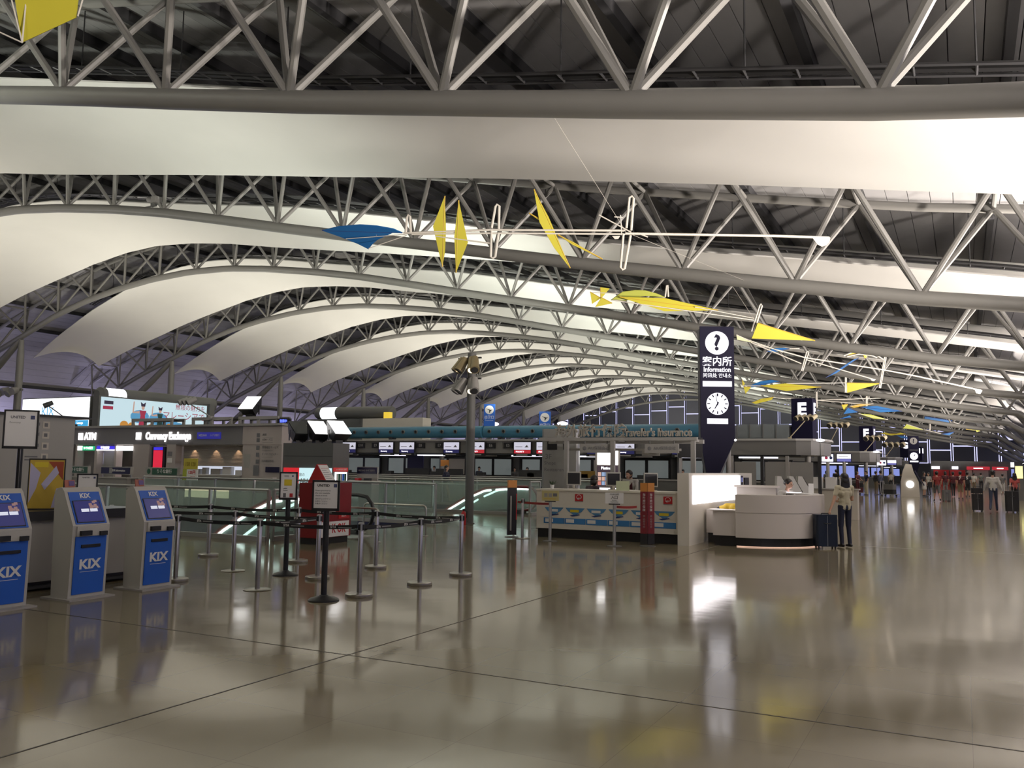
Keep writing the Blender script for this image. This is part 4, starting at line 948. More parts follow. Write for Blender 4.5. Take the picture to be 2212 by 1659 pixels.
for s_ in (-1, 1):
    a = MB().box((s_ * .075, .02, .70), (.15, .015, .88), rz=s_ * .25).build('red_panel', mat('banner_red', (.20, .012, .02), .45) if s_ < 0 else bpy.data.materials['banner_red'], t)
    MB().box((s_ * .075, .02, 1.23), (.15, .018, .18), rz=s_ * .25).build('orange_top', ORANGE, t); MB().box((s_ * .075, .02, .15), (.15, .018, .22), rz=s_ * .25).build('black_foot', BLACK, t)
    for k, ch in enumerate('海外旅行保険'): text(a, ch, .062, (s_ * .075, .01 - .002, 1.07 - k * .064), WHITE, (PI / 2, 0, s_ * .25), .001)
    for k, ch in enumerate('申込受付中'): text(a, ch, .05, (s_ * .075, .008, .62 - k * .056), LGREY, (PI / 2, 0, s_ * .25), .001)
belt((bk.x + .12, bk.y), (Q2['b'].x, Q2['b'].y), 'red belt from the black sign post to the yellow sign', RBELT, .84, .01, .05, None, 'red belts at the insurance counter')
belt((Q2['c'].x, Q2['c'].y), (rp.x - .17, rp.y - .05), 'red belt from the entrance sign to the red banner pillar', RBELT, .84, .01, .05, None, 'red belts at the insurance counter')

# ---------------------------------------------------------------- white wall with the light box
t = thing('light_box_wall', 'low white wall with glaring light box beside the information desk', 'wall unit', (-5.35, 18.08, 0))
MB().b2(-.09, .16, 0, 6.2, 0, 1.54).build('wall', CWH, t)
MB().b2(.16, .185, .28, 4.7, .87, 1.48).build('lit_panel', glow('light_box_white', (1, .93, .95), 3.0, True), t)
s = MB().b2(.16, .19, 4.72, 5.0, 1.2, 1.47).build('date_display', NAVY, t); text(s, '13', .16, (.195, 4.86, 1.36), glow('date_digits', (.4, .45, 1), .8), (PI / 2, 0, PI / 2), .001)
MB().b2(.16, .19, 5.2, 5.7, 1.0, 1.42).build('phone_niche', BLACK, t); MB().b2(.185, .2, 5.25, 5.65, 1.0, 1.2).build('phone_screen', glow('phone_screen_blue', (.25, .28, .9), .9), t)

# ---------------------------------------------------------------- round information desk
t = thing('information_desk', 'round white information desk with black plinth and warm floor glow', 'desk', (-4.2, 20.0, 0))
DW = mat('desk_white', (.66, .61, .57), .35, coat=.2)
def arc(r0, r1, a0, a1, z0, z1, n=28):
    P = [(r1 * math.cos(a0 + (a1 - a0) * i / n), r1 * math.sin(a0 + (a1 - a0) * i / n)) for i in range(n + 1)]
    I = [(r0 * math.cos(a0 + (a1 - a0) * i / n), r0 * math.sin(a0 + (a1 - a0) * i / n)) for i in range(n + 1)]; vs = []; fs = []
    for i in range(n + 1): vs += [(*P[i], z0), (*P[i], z1), (*I[i], z1), (*I[i], z0)]
    for i in range(n):
        for j in range(4): k = (j + 1) % 4; fs.append((i * 4 + j, i * 4 + 4 + j, i * 4 + 4 + k, i * 4 + k))
    fs += [(0, 1, 2, 3), (n * 4 + 3, n * 4 + 2, n * 4 + 1, n * 4)]
    return MB().add(vs, fs)
A0, A1 = math.radians(-94.5), math.radians(52)
arc(1.20, 1.40, A0, A1, .02, .2).build('plinth', BLKM, t); arc(1.15, 1.47, A0, A1, .2, .715).build('lower_body', DW, t, True); arc(1.17, 1.475, A0, A1, .722, 1.1).build('upper_body', DW, t, True)
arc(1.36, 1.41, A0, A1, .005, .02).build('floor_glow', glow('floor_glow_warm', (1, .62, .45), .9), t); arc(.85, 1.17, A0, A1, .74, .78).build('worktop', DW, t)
arc(1.15, 1.43, A0, A1, .19, .2).build('rim', CHROME, t)
MB().b2(-.62, -.12, -1.38, -.9, .22, .74).build('side_cabinet', DW, t); MB().b2(-.68, -.05, -1.42, -.85, .74, .765).build('side_top', DW, t); MB().b2(-.6, -.1, -1.33, -.95, 0, .22).build('side_plinth', BLKM, t)
MB().b2(-.93, -.64, -.75, -.3, .22, .74).build('back_cabinet', DW, t); MB().b2(-.9, -.66, -.72, -.34, 0, .22).build('back_plinth', BLKM, t)
MB().b2(-.55, .35, .55, .75, .0, 1.22).build('back_shelf', DW, t); MB().b2(-.6, .4, .5, .8, 1.22, 1.27).build('back_shelf_top', DW, t)
t = thing('desk_tray', 'white lit brochure tray on the information desk', 'tray', (-3.35, 20.55, 1.1), -.6); MB().b2(-.5, .5, -.12, .12, .0, .02).build('tray', WHITE, t); MB().b2(-.45, .0, -.1, .1, .02, .03).build('brochure', GLLAV, t); MB().b2(.32, .46, -.02, .0, .02, .24).build('card_holder', WHITE, t)

# ---------------------------------------------------------------- blue sign towers
NT = mat('tower_navy', (.006, .005, .022), .6, spec=.15); NTG = mat('tower_side', (.09, .09, .10), .4); TL = glow('tower_letter', (.95, .93, 1), 1.35)
tp = at(1551, 1000, 23.3)
t = thing('information_tower', 'tall dark blue information tower with lit question mark and clock', 'sign tower', (tp.x, tp.y, -.23), YAW); t.scale = (1.142, 1.142, 1.142)
poly = [(-.41, 5.06), (.41, 5.06), (.41, 2.33), (.03, 1.5), (-.27, 1.5), (-.40, 2.33)]
MB().yprism(poly, 0, .05).build('front', NT, t); MB().yprism([(-.38, 5.02), (.38, 5.02), (.40, 2.3), (.1, 1.5), (-.24, 1.5), (-.37, 2.33)], .05, .4).build('body', NTG, t)
MB().cyl((.3, .2, .2), (.3, .2, 2.5), .06, n=12).build('pole', GREY, t, True); MB().cyl((-.1, .25, .2), (-.1, .25, 1.6), .08, n=12).build('pole', GREY, t, True); MB().b2(-.38, .38, .0, .4, .2, .225).build('foot_plate', GREY, t)
def disc(x, z, r, y=-.006, m=TL, name='lit_disc', n=36): return MB().cyl((x, y, z), (x, y + .006, z), r, n=n).build(name, m, t)
d = disc(0, 4.66, .284); text(d, '?', .52, (0, -.008, 4.65), NT, depth=.002, bold=.03)
text(t, '案内所', .24, (0, -.004, 4.20), TL, depth=.003, bold=.015); text(t, 'Information', .17, (0, -.004, 4.01), TL, depth=.003, bold=.02, sx=.82); text(t, '问讯处 안내소', .115, (0, -.004, 3.865), TL, depth=.003, bold=.01)
s = MB().bev((0, -.003, 3.67), (.70, .006, .13), .001).build('lit_plate', TL, t); text(s, '海外旅行保険', .085, (0, -.008, 3.67), mat('faint_grey_ink', (.4, .4, .5), .6, emit=(.5, .5, .7), strength=.7), depth=.001)
d = disc(0, 3.19, .265)
for k in range(12):
    a = k * PI / 6; w = .012 if k else .016
    MB().cyl((.18 * math.sin(a), -.010, 3.19 + .18 * math.cos(a)), (.245 * math.sin(a), -.010, 3.19 + .245 * math.cos(a)), w * 1.05, n=6).build('hour_mark', NT, d)
for a, L, w, nm in ((math.radians(210), .135, .017, 'hour_hand'), (math.radians(348), .22, .008, 'minute_hand')):
    MB().cyl((-.04 * math.sin(a), -.016, 3.19 - .04 * math.cos(a)), (L * math.sin(a), -.016, 3.19 + L * math.cos(a)), w, w * .6, n=6).build(nm, NT, d)
s = MB().b2(-.25, .25, -.007, 0, 2.71, 2.84).build('lit_plate', TL, t); text(s, 'SEIKO', .10, (0, -.009, 2.775), bpy.data.materials['faint_grey_ink'], depth=.001)
MB().ball((.42, 0, 2.33), .03, 8).build('corner_lamp', GLW, t)
# ================================================================ check-in islands, letter towers, far shops
TUBE = mat('duct_blue', (.045, .16, .25), .35); CAN = mat('canopy_grey', (.17, .165, .16), .45); CANL = mat('canopy_edge', (.38, .37, .36), .4)
PANE = mat('office_pane', (.30, .32, .33), .3, emit=(.26, .30, .29), strength=.28); FRD = mat('window_frame_dark', (.015, .014, .014), .4)
MONW = glow('monitor_white', (.78, .76, .90), .75); MONB = glow('monitor_blue', (.02, .02, .12), .6); MONR = glow('monitor_red', (.75, .03, .05), .6)
TUBEL = glow('strip_lamp', (.90, .88, 1), 2.2); WIN = glow('lit_window_blue', (.30, .36, .85), .8); YBR = mat('mustard_board', (.22, .13, .02), .5)
def island(y, x0, x1, letter, detail):
    nm = 'check-in island ' + letter
    t = thing('check_in_island', 'long grey check-in island %s with canopy, counters and overhead screens' % letter, 'check-in desk', (0, y, 0), 0, 'check-in islands across the hall')
    MB().b2(x0, x1 - 1.2, -2.4, -2.1, 2.42, 3.16).build('front_fascia', CAN, t)
    MB().b2(x0, x1 - 1.2, 2.1, 2.4, 2.42, 3.16).build('rear_fascia', CAN, t)
    ped = [(x1 - 1.2, -2.4), (x1 - .5, -2.2), (x1, -1.4), (x1 + .1, 0), (x1, 1.4), (x1 - .5, 2.2), (x1 - 1.2, 2.4)]
    MB().prism(ped, 2.42, 3.16).build('end_fascia', CAN, t)
    MB().prism([(x0, -2.55), (x1 - 1.2, -2.55)] + [(a + .12, b * 1.05) for a, b in ped[1:-1]] + [(x1 - 1.2, 2.55), (x0, 2.55)], 3.16, 3.26).build('canopy_roof', CANL, t)
    MB().b2(x0, x1 - 1.0, -2.2, 2.2, 2.36, 2.42).build('soffit', DARK, t)
    # counters
    MB().b2(x0, x1 - 2.5, -2.75, -2.2, 0, 1.0).build('counter_front', DGREY, t); MB().b2(x0, x1 - 2.5, -2.85, -2.1, 1.0, 1.05).build('counter_top', CANL, t)
    MB().b2(x0, x1 - 4.5, .2, .35, 0, 2.36).build('core_wall', DGREY, t)
    for x in (x1 - 1.0, x1 - 8, x1 - 16, x1 - 24, x1 - 32):
        if x > x0: MB().cyl((x, 0, 0), (x, 0, 2.4), .16, n=12).build('support', LGREY, t, True)
    n = int((x1 - x0) / 3.4)
    for i in range(n):
        x = x1 - 3.2 - i * 3.4
        if detail or i < 5: MB().b2(x - 1.0, x + 1.0, -2.0 + (i % 2) * .6, -1.85 + (i % 2) * .6, 2.25, 2.32).build('strip_lamp', TUBEL if (i % 3 != 2 or not detail) else LGREY, t)
        if i % 2 == 0 or detail:
            f = MB().b2(x - 1.4, x + 1.4, .08, .2, 1.0, 2.2).build('office_window', FRD, t); MB().b2(x - 1.3, x - .1, .06, .08, 1.1, 2.1).build('pane', PANE if detail else WIN, f); MB().b2(x + .1, x + 1.3, .06, .08, 1.1, 2.1).build('pane', PANE if (detail and i % 3) else (WIN if not detail else CREAM), f)
        MB().bev((x + .6, -2.45, 1.16), (.5, .3, .22), .03).build('counter_terminal', DARK if detail else LGREY, t)
    return t
XE = -6.3
isl = [island(48.0, -50, XE, 'E', True)]
for k, (y, l) in enumerate(((76.8, 'F'), (105.6, 'G'), (134.4, 'H'))): isl.append(island(y, -40, XE + .2, l, False))
e = isl[0]; EY = 45.55
# screens and desk numbers of island E
for u, m in ((757, MONB), (837, MONB), (882, MONB), (978, MONB), (1032, MONR), (1131, MONR), (1180, MONR), (1352, MONB), (1290, MONB), (1475, MONB)):
    p = at(u, 965, EY); s = thing('overhead_screen', '', 'screen', (p.x, EY - .1, 2.42), 0, 'overhead screens of check-in island E')
    MB().b2(-.60, .60, -.06, .05, -.16, .70).build('case', BLACK, s); MB().b2(-.55, .55, -.07, -.06, .22, .66).build('white_field', MONW, s); MB().b2(-.55, .55, -.07, -.06, -.0, .21).build('colour_field', m, s)
    MB().b2(-.45, .0, -.075, -.07, .38, .41).build('logo_line', INKG, s); MB().slab([(.15, -.073, .36), (.3, -.073, .5), (.42, -.073, .36)], .004).build('logo_peak', INKG, s); MB().b2(-.4, .35, -.075, -.07, -.12, -.06).build('caption_line', LGREY, s)
    text(s, 'Economy' if m is MONB else 'PRIORITY', .13, (-.15, -.075, .1), GLLAV, depth=.001)
    s['label'] = {757: 'overhead screen cut by the grey unit, left of E10', 837: 'blue overhead screen beside desk number E9', 882: 'blue overhead screen beside desk number E8', 978: 'blue overhead screen beside desk number E7', 1032: 'red overhead screen left of E6, half behind the grey pole', 1131: 'red overhead screen right of desk number E5', 1180: 'red overhead screen left of the silver 3F column', 1352: 'blue overhead screen above the insurance counter staff', 1290: 'blue overhead screen above the tall lit display', 1475: 'blue overhead screen behind the dark switched-off screen'}[u]
for u, s in ((780, 'E10'), (812, 'E9'), (909, 'E8'), (950, 'E7'), (1061, 'E6'), (1098, 'E5')):
    p = at(u, 962, EY); b = MB().b2(p.x - .3, p.x + .3, -2.5, -2.4, 2.72, 3.06).build('desk_number_box', BLACK, e); text(b, s, .24, (p.x, -2.505, 2.89), CANL, depth=.003)
MB().b2(-50, -14.3, -2.62, -2.56, 3.2, 3.26).build('edge_rail', CANL, e)
p = at(888, 1000, EY); MB().b2(p.x - .6, p.x + .6, -2.0, -1.9, 1.0, 2.3).build('navy_board', NAVY, e)
for x in (-30.5, -28.2, -22.4, -19.2): MB().b2(x - .9, x + .9, -2.6, -2.3, 1.05, 1.45).build('counter_shelf', DARK if x < -22 else YBR, e)
p = at(957, 998, 46.2); MB().b2(p.x - .3, p.x + .3, -1.6, -1.55, 1.6, 2.0).build('orange_notice', ORANGE, e)
p = at(1195, 990, 47); MB().b2(p.x - .3, p.x + .3, -.5, -.45, 1.6, 2.0).build('lit_notice', MONW, e)
# blue air tubes with nozzles over island E
def air_tube(x0, x1, y, label, r=.37):
    t = thing('air_tube', label, 'air duct', (x0, y, 3.74), 0, 'blue air tubes over island E'); L = x1 - x0
    MB().tube([(0, 0, 0), (L, 0, 0)], r, 22).build('tube', TUBE, t, True); n = int(L / .98); nz = None
    for i in range(n):
        o = MB().lathe([(.13, 0), (.13, .05), (.09, .07), (.085, .02)], n=14).build('nozzle', DGREY, t, True) if nz is None else nz.copy()
        if nz is None:
            nz = o; h = MB().lathe([(.08, .03), (.08, .045)], n=12).build('nozzle_hole', BLACK, nz)
        else:
            COL.objects.link(o); c = h.copy(); COL.objects.link(c); c.parent = o
        o.location = (.5 + i * .98, -r * .97, .02); o.rotation_euler = (PI / 2 + .1, 0, 0)
    for i in range(int(L / 4)): MB().b2(1 + i * 4, 1.25 + i * 4, -.25, .25, -.48, -.3).build('saddle', DARK, t)
xj = at(1036, 933, EY).x
air_tube(-46, xj, EY + .45, 'blue air tube with round nozzles, left of the joint'); air_tube(xj + .05, -12.6, EY + .62, 'blue air tube with round nozzles, right of the joint')
# things on the roof of island E
t = thing('roof_plant', 'dark grey plant box with lit round drum on the roof of island E', 'plant box', (0, 49, 3.26))
a, b = at(661, 920, 49), at(790, 905, 49); MB().b2(a.x, b.x, -.6, .6, 0, b.z - 3.26).build('box', DGREY, t)
zt = b.z - 3.26; a, l0, l1, b = (at(u, 900, 49).x for u in (684, 699, 731, 848))
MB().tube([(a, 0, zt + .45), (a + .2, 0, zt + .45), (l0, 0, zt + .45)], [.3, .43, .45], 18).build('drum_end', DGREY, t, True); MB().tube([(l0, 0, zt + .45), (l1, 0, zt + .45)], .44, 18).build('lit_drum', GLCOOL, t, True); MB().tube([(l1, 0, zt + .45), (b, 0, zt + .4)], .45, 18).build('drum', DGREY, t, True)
t = thing('roof_housing', 'long beige roof housing with yellow lamp above the blue tube', 'plant box', (0, 48.2, 3.26)); a, b = at(793, 915, 48.2), at(922, 912, 48.2)
MB().b2(a.x, b.x, -.5, .5, 0, a.z - 2.94).build('housing', CREAM, t); q = at(838, 903, 48.2); MB().bev((q.x, 0, a.z - 2.72), (.55, .4, .44), .1).build('yellow_lamp', glow('yellow_lamp_glow', (.9, .62, .05), .9), t)
def departure_sign(u, v0, v1, y, label):
    p, q = at(u, v1, y), at(u, v0, y); t = thing('departure_sign', label, 'sign', (p.x, y, 3.26), YAW * .6, 'blue departure signs')
    h = q.z - 3.26; w = 25 / 1853 * y * 1.1; DB = mat('sign_blue', (.02, .09, .36), .4, emit=(.02, .09, .36), strength=.25)
    MB().b2(-w / 2, w / 2, -.06, .06, .3, h).build('panel', DB, t); MB().b2(-.08, .08, -.08, .08, 0, .3).build('foot', DGREY, t)
    d = MB().cyl((0, -.07, h - w * .52), (0, -.06, h - w * .52), w * .40, n=28).build('white_disc', WHITE, t)
    MB().slab([(-w * .28, -.075, h - w * .40), (-w * .2, -.075, h - w * .42), (w * .22, -.075, h - w * .56), (w * .30, -.075, h - w * .50), (w * .12, -.075, h - w * .62), (w * .05, -.075, h - w * .78), (-w * .02, -.075, h - w * .78), (w * .0, -.075, h - w * .58)], .006).build('plane_symbol', INK, d)
    text(t, '出発口', w * .30, (0, -.065, h - w * 1.2), WHITE, depth=.002, bold=.02); text(t, 'Departures', w * .16, (0, -.065, h - w * 1.46), WHITE, depth=.002)
departure_sign(1057, 873, 922, 47.6, 'blue departure sign with plane symbol right of the grey pole'); departure_sign(1177, 889, 922, 49.9, 'blue departure sign with plane symbol, farther right above the tube')
def oval_lamp(u, v, y, zb, label, w=26):
    p = at(u, v, y); t = thing('oval_lamp', label, 'lamp', (p.x, y, zb), 0, 'bright oval lamps on the island roofs'); h = p.z - zb; r = w / 2 / 1853 * y * 1.05
    MB().cyl((0, 0, 0), (0, 0, h), .03, n=6).build('mast', DGREY, t); MB().ball((0, 0, h), (r, r * .6, r * .36), 14).build('lamp', GLLAV, t, True); MB().cyl((-r * .6, 0, h - r * .3), (r * 2.6, .3, h - r * .75), .025, n=5).build('arm', DGREY, t)
oval_lamp(1067, 916, 48.6, 3.26, 'oval lit lamp above the blue tube, left of two'); oval_lamp(1215, 915, 47.2, 3.26, 'oval lit lamp above the blue tube, right of two'); oval_lamp(1772, 951, 44.8, 0, 'oval lit lamp at the end of island E', 17); oval_lamp(1893, 976, 73.6, 0, 'oval lit lamp at the end of island F', 12)
SPB = mat('beige_spot', (.42, .36, .24), .45)
for u, v, y, bu, bv, lb in ((1742, 905, 46.3, 1706, 945, 'beige spots on arms before the letter E tower'), (1812, 920, 70, 1786, 960, 'beige spots between towers E and F'), (1892, 948, 75.2, 1870, 975, 'beige spots before the letter F tower'), (1932, 962, 98, 1915, 985, 'beige spots left of the letter G')):
    h = at(u, v, y); b = at(bu, bv, y); b.z = 3.33; spot_arm(b, h, lb, 4, SPB, .003 * y)
t = thing('glass_screen', 'smoky glass screen box on the roof of island E', 'glass screen', (0, 47.3, 3.26)); a, b = at(1592, 917, 47.3), at(1706, 945, 47.3)
for i in range(4):
    w = (b.x - a.x) / 4; MB().b2(a.x + i * w + .03, a.x + (i + 1) * w - .03, -.02, .02, .02, a.z - 3.26).build('pane', GLASSD, t); MB().b2(a.x + i * w - .03, a.x + i * w + .03, -.04, .04, 0, a.z - 3.26).build('mullion', DGREY, t)
MB().b2(a.x, b.x, .3, 1.4, 0, a.z - 3.36).build('plant', DGREY, t)
# letter towers
def letter_tower(u, vt, y, letter, label, rot=-.20):
    p = at(u, vt, y); d = math.atan2(p.x, p.y); t = thing('letter_tower', label, 'sign tower', (p.x, y, 3.26), -d + rot, 'dark blue letter towers on the islands'); h = p.z - 3.26; w = .54
    MB().b2(-w, w, -w, w, 0, h).build('body', NT, t)
    text(t, letter, .92, (0, -w - .012, h - .62), TL, depth=.02, bold=.05); text(t, letter, .92, (w + .012, 0, h - .62), TL, (PI / 2, 0, PI / 2), .02, bold=.05)
letter_tower(1736, 862, 48, 'E', 'dark blue tower with lit letter E'); letter_tower(1873, 921, 76.8, 'F', 'dark blue tower with lit letter F'); letter_tower(1957, 951, 105.6, 'G', 'dark blue tower with lit letter G, left of the far question mark'); letter_tower(1984, 965, 134.4, 'H', 'dark blue tower with lit letter H, right of the far question mark')
p = at(1973, 942, 88); t = thing('information_tower', 'far dark blue information tower with grey question mark and lit clock', 'sign tower', (p.x, 88, 0), YAW * .3); h = p.z
MB().yprism([(-.44, h), (.44, h), (.44, 2.3), (.1, 1.3), (-.25, 1.3), (-.44, 2.3)], 0, .4).build('front', NT, t); MB().cyl((0, .2, 0), (0, .2, 1.5), .1, n=10).build('pole', GREY, t)
d = disc(0, h - .45, .32, m=GREY, name='grey_disc'); text(d, '?', .5, (0, -.01, h - .46), NT, depth=.002, bold=.03); d = disc(0, h - 1.85, .34); MB().cyl((0, -.012, h - 1.85), (.1, -.012, h - 1.7), .03, n=5).build('hour_hand', NT, d); MB().b2(-.36, .36, -.01, 0, h - 2.42, h - 2.28).build('lit_plate', TL, t); MB().b2(-.36, .36, -.01, 0, h - 1.32, h - 1.26).build('grey_plate', DGREY, t)
# lit boards of islands F and G
def lit_board(u0, u1, v0, v1, y, blue, label):
    a, b = at(u0, v0, y), at(u1, v1, y); t = thing('lit_board', label, 'lit sign', (a.x, y, b.z), 0, 'lit boards of the far islands'); w, h = b.x - a.x, a.z - b.z
    MB().b2(-.05, w + .05, .0, .12, -.05, h + .05).build('case', NAVY, t); MB().b2(0, w, -.01, 0, h * (.4 if blue else 0), h).build('lit_face', GLLAV, t)
    if blue: MB().b2(0, w, -.01, 0, 0, h * .36).build('blue_face', glow('board_blue', (.2, .2, .6), .8), t); MB().b2(w * .1, w * .8, -.02, -.01, h * .62, h * .7).build('board_line', INKG, t)
    else:
        for q, m in ((.4, PRD), (.8, NVI)): MB().cyl((w * q, -.02, h * .5), (w * q, -.01, h * .5), h * .22, n=16).build('round_logo', m, t)
    MB().cyl((w / 2, .1, -b.z), (w / 2, .1, 0), .12, n=8).build('post', GREY, t)
lit_board(1775, 1800, 981, 997, 66, False, 'lit white board with two round logos under canopy F'); lit_board(1808, 1838, 981, 997, 66, True, 'lit board with blue lower half under canopy F'); lit_board(1894, 1914, 994, 1005, 92, False, 'small lit white board under canopy G'); lit_board(1917, 1936, 994, 1004, 92, True, 'small lit board with blue lower half under canopy G')
# white self service machines behind the information desk
def machine(loc, rz, label):
    t = thing('ticket_machine', label, 'kiosk', loc, rz, 'white slanted ticket machines'); MB().yprism([(0, 0), (0, .9), (-.3, 1.45), (-.42, 1.45), (-.5, 0)], -.25, .25).build('housing', WHITE, t); MB().add([(-.02, -.2, .96), (-.02, .2, .96), (-.28, .2, 1.42), (-.28, -.2, 1.42), (-.01, -.2, .97), (-.01, .2, .97), (-.27, .2, 1.43), (-.27, -.2, 1.43)], [(3, 2, 1, 0), (4, 5, 6, 7), (0, 1, 5, 4), (2, 3, 7, 6)]).build('screen', DARK, t)
for i, (u, lb) in enumerate(((1708, 'leftmost'), (1733, 'middle'), (1752, 'rightmost'))):
    p = at(u, 1040, 27 + i * .8); machine((p.x, p.y, 0), .3, lb + ' white slanted ticket machine behind the information desk')
t = thing('brochure_counter', 'low cream counter with white leaflet boxes behind the ticket machines', 'counter', (at(1770, 1040, 31).x, 31, 0)); MB().b2(-1.3, 1.2, 0, .5, 0, 1.0).build('body', CREAM, t); MB().b2(-1.35, 1.25, -.05, .55, 1.0, 1.04).build('top', LGREY, t)
for i in range(5): MB().b2(-1.2 + i * .46, -.85 + i * .46, .1, .4, 1.04, 1.42).build('leaflet_box', WHITE, t)
t = thing('partition_posts', 'grey panel partition with dark posts behind the information desk', 'partition', (at(1640, 1020, 29).x, 29, 0))
for i, x in enumerate((-.9, .1, .9, 1.9)):
    MB().b2(x - .05, x + .05, -.05, .05, 0, 2.1).build('post', DARK if i % 2 else LGREY, t)
    if i < 3: MB().b2(x + .1, x + .8, -.02, .02, .9, 1.9).build('panel', GREY, t)
# pedestal with a round lamp
p = fl(1966, 1073); t = thing('lamp_pedestal', 'cream pedestal with a glaring round lamp in the middle of the hall', 'pedestal', p, YAW * .2)
MB().yprism([(-.55, 0), (.6, 0), (.55, 1.0), (.25, 1.7), (.15, 2.15), (-.2, 2.2), (-.4, 1.7), (-.52, 1.0)], 0, .5).build('body', CREAM, t); MB().cyl((.02, -.06, .83), (.02, 0, .83), .24, n=24).build('round_lamp', GLW, t); MB().box((.62, .25, 1.25), (.06, .5, 1.1), ry=-.5).build('dark_panel', NAVY, t)
# shops at the far end and lit pylons
t = thing('far_shop', 'far row of shops with red lit fascias at the end of the hall', 'shop', (0, 120, 0))
def fx(u): return at(u, 1010, 120).x
LR = glow('shop_red', (.62, .03, .05), .7); MB().b2(fx(2010), fx(2212), .6, .8, 0, 3.1).build('back_wall', DGREY, t)
for u0, u1, m, tx in ((2088, 2138, LR, 1), (2143, 2178, LR, 1), (2012, 2030, TL, None), (2056, 2070, TL, None)):
    a, b = fx(u0), fx(u1); s = MB().b2(a, b, -.1, .0, 2.05 if m is LR else 2.1, 2.45).build('lit_fascia', m, t)
    if tx: MB().b2(a + (b - a) * .3, a + (b - a) * .7, -.12, -.1, 2.2, 2.3).build('sign_line', GLW, s)
for u0, u1, m in ((2016, 2050, RED), (2052, 2085, RED), (2090, 2100, CREAM), (2102, 2135, LGREY), (2150, 2175, CREAM)): MB().b2(fx(u0), fx(u1), .3, .5, 0, 2.0).build('display_wall', m, t)
t = thing('lit_pylon', 'blue and white lit pylon at the right edge of the hall', 'sign', (at(2187, 1010, 80).x, 80, 0)); MB().b2(-.15, .15, -.1, .1, 0, 2.6).build('body', NAVY, t); MB().b2(-.13, .13, -.11, -.1, 2.15, 2.55).build('lit_square', TL, t); MB().b2(-.1, .1, -.11, -.1, 1.4, 2.0).build('blue_strip', WIN, t)
t = thing('lit_pylon', 'yellow lit pylon at the right edge of the hall', 'sign', (at(2201, 1015, 62).x, 62, 0)); MB().b2(-.22, .22, -.1, .1, 0, 2.15).build('body', DGREY, t); MB().b2(-.2, .2, -.11, -.1, 1.35, 2.1).build('lit_face', glow('pylon_yellow', (1, .9, .35), 1.5), t)
# blind floodlights of the far bays, on the right wall and island roofs
for k, yc in enumerate(BAY):
    if k >= 6: floodlight((6.5, yc - 4.5, 0), PI, 'wall floodlight by the right wall, %s bay' % ('seventh', 'eighth', 'ninth', 'tenth')[k - 6], 1.0, True, .5)
    if k >= 6: p = bpy.data.objects['floodlight.%03d' % (4 + k - 6)]; p.location.z = 2.45; MB().cyl((0, 0, -2.45), (0, 0, 0), .06, n=8).build('stand', DGREY, p)

# a camera on the second truss and a lamp cluster on a column
c = at(322, 462, 26.4 - .35); t = thing('ceiling_projector', 'grey projector with brackets standing on the lower chord of the second truss', 'projector', (c.x, 26.2, zl(c.x) + .2))
MB().cyl((-.25, 0, .35), (.2, 0, .25), .14, .17, n=12).build('barrel', GREY, t, True); MB().b2(.1, .42, -.18, .18, .12, .42).build('box', GREY, t); MB().b2(-.05, .25, -.06, .06, 0, .2).build('bracket', DGREY, t); MB().cyl((-.45, 0, .03), (.3, 0, .03), .03, n=6).build('clamp_bar', DGREY, t)
c = at(62, 850, 40.8); t = thing('lamp_cluster', 'cluster of grey lamps on the column left above the KIX billboard', 'lamp', (-64.5, 40.4, c.z))
for i in range(4): MB().cyl((-.9 + i * .55, -.1, .3), (-1.0 + i * .6, -.6, -.1 + .2 * (i % 2)), .22, .3, n=12).build('lamp_can', GREY, t, True)
MB().b2(-1.1, 1.1, -.1, .1, .2, .35).build('cross_arm', DGREY, t)
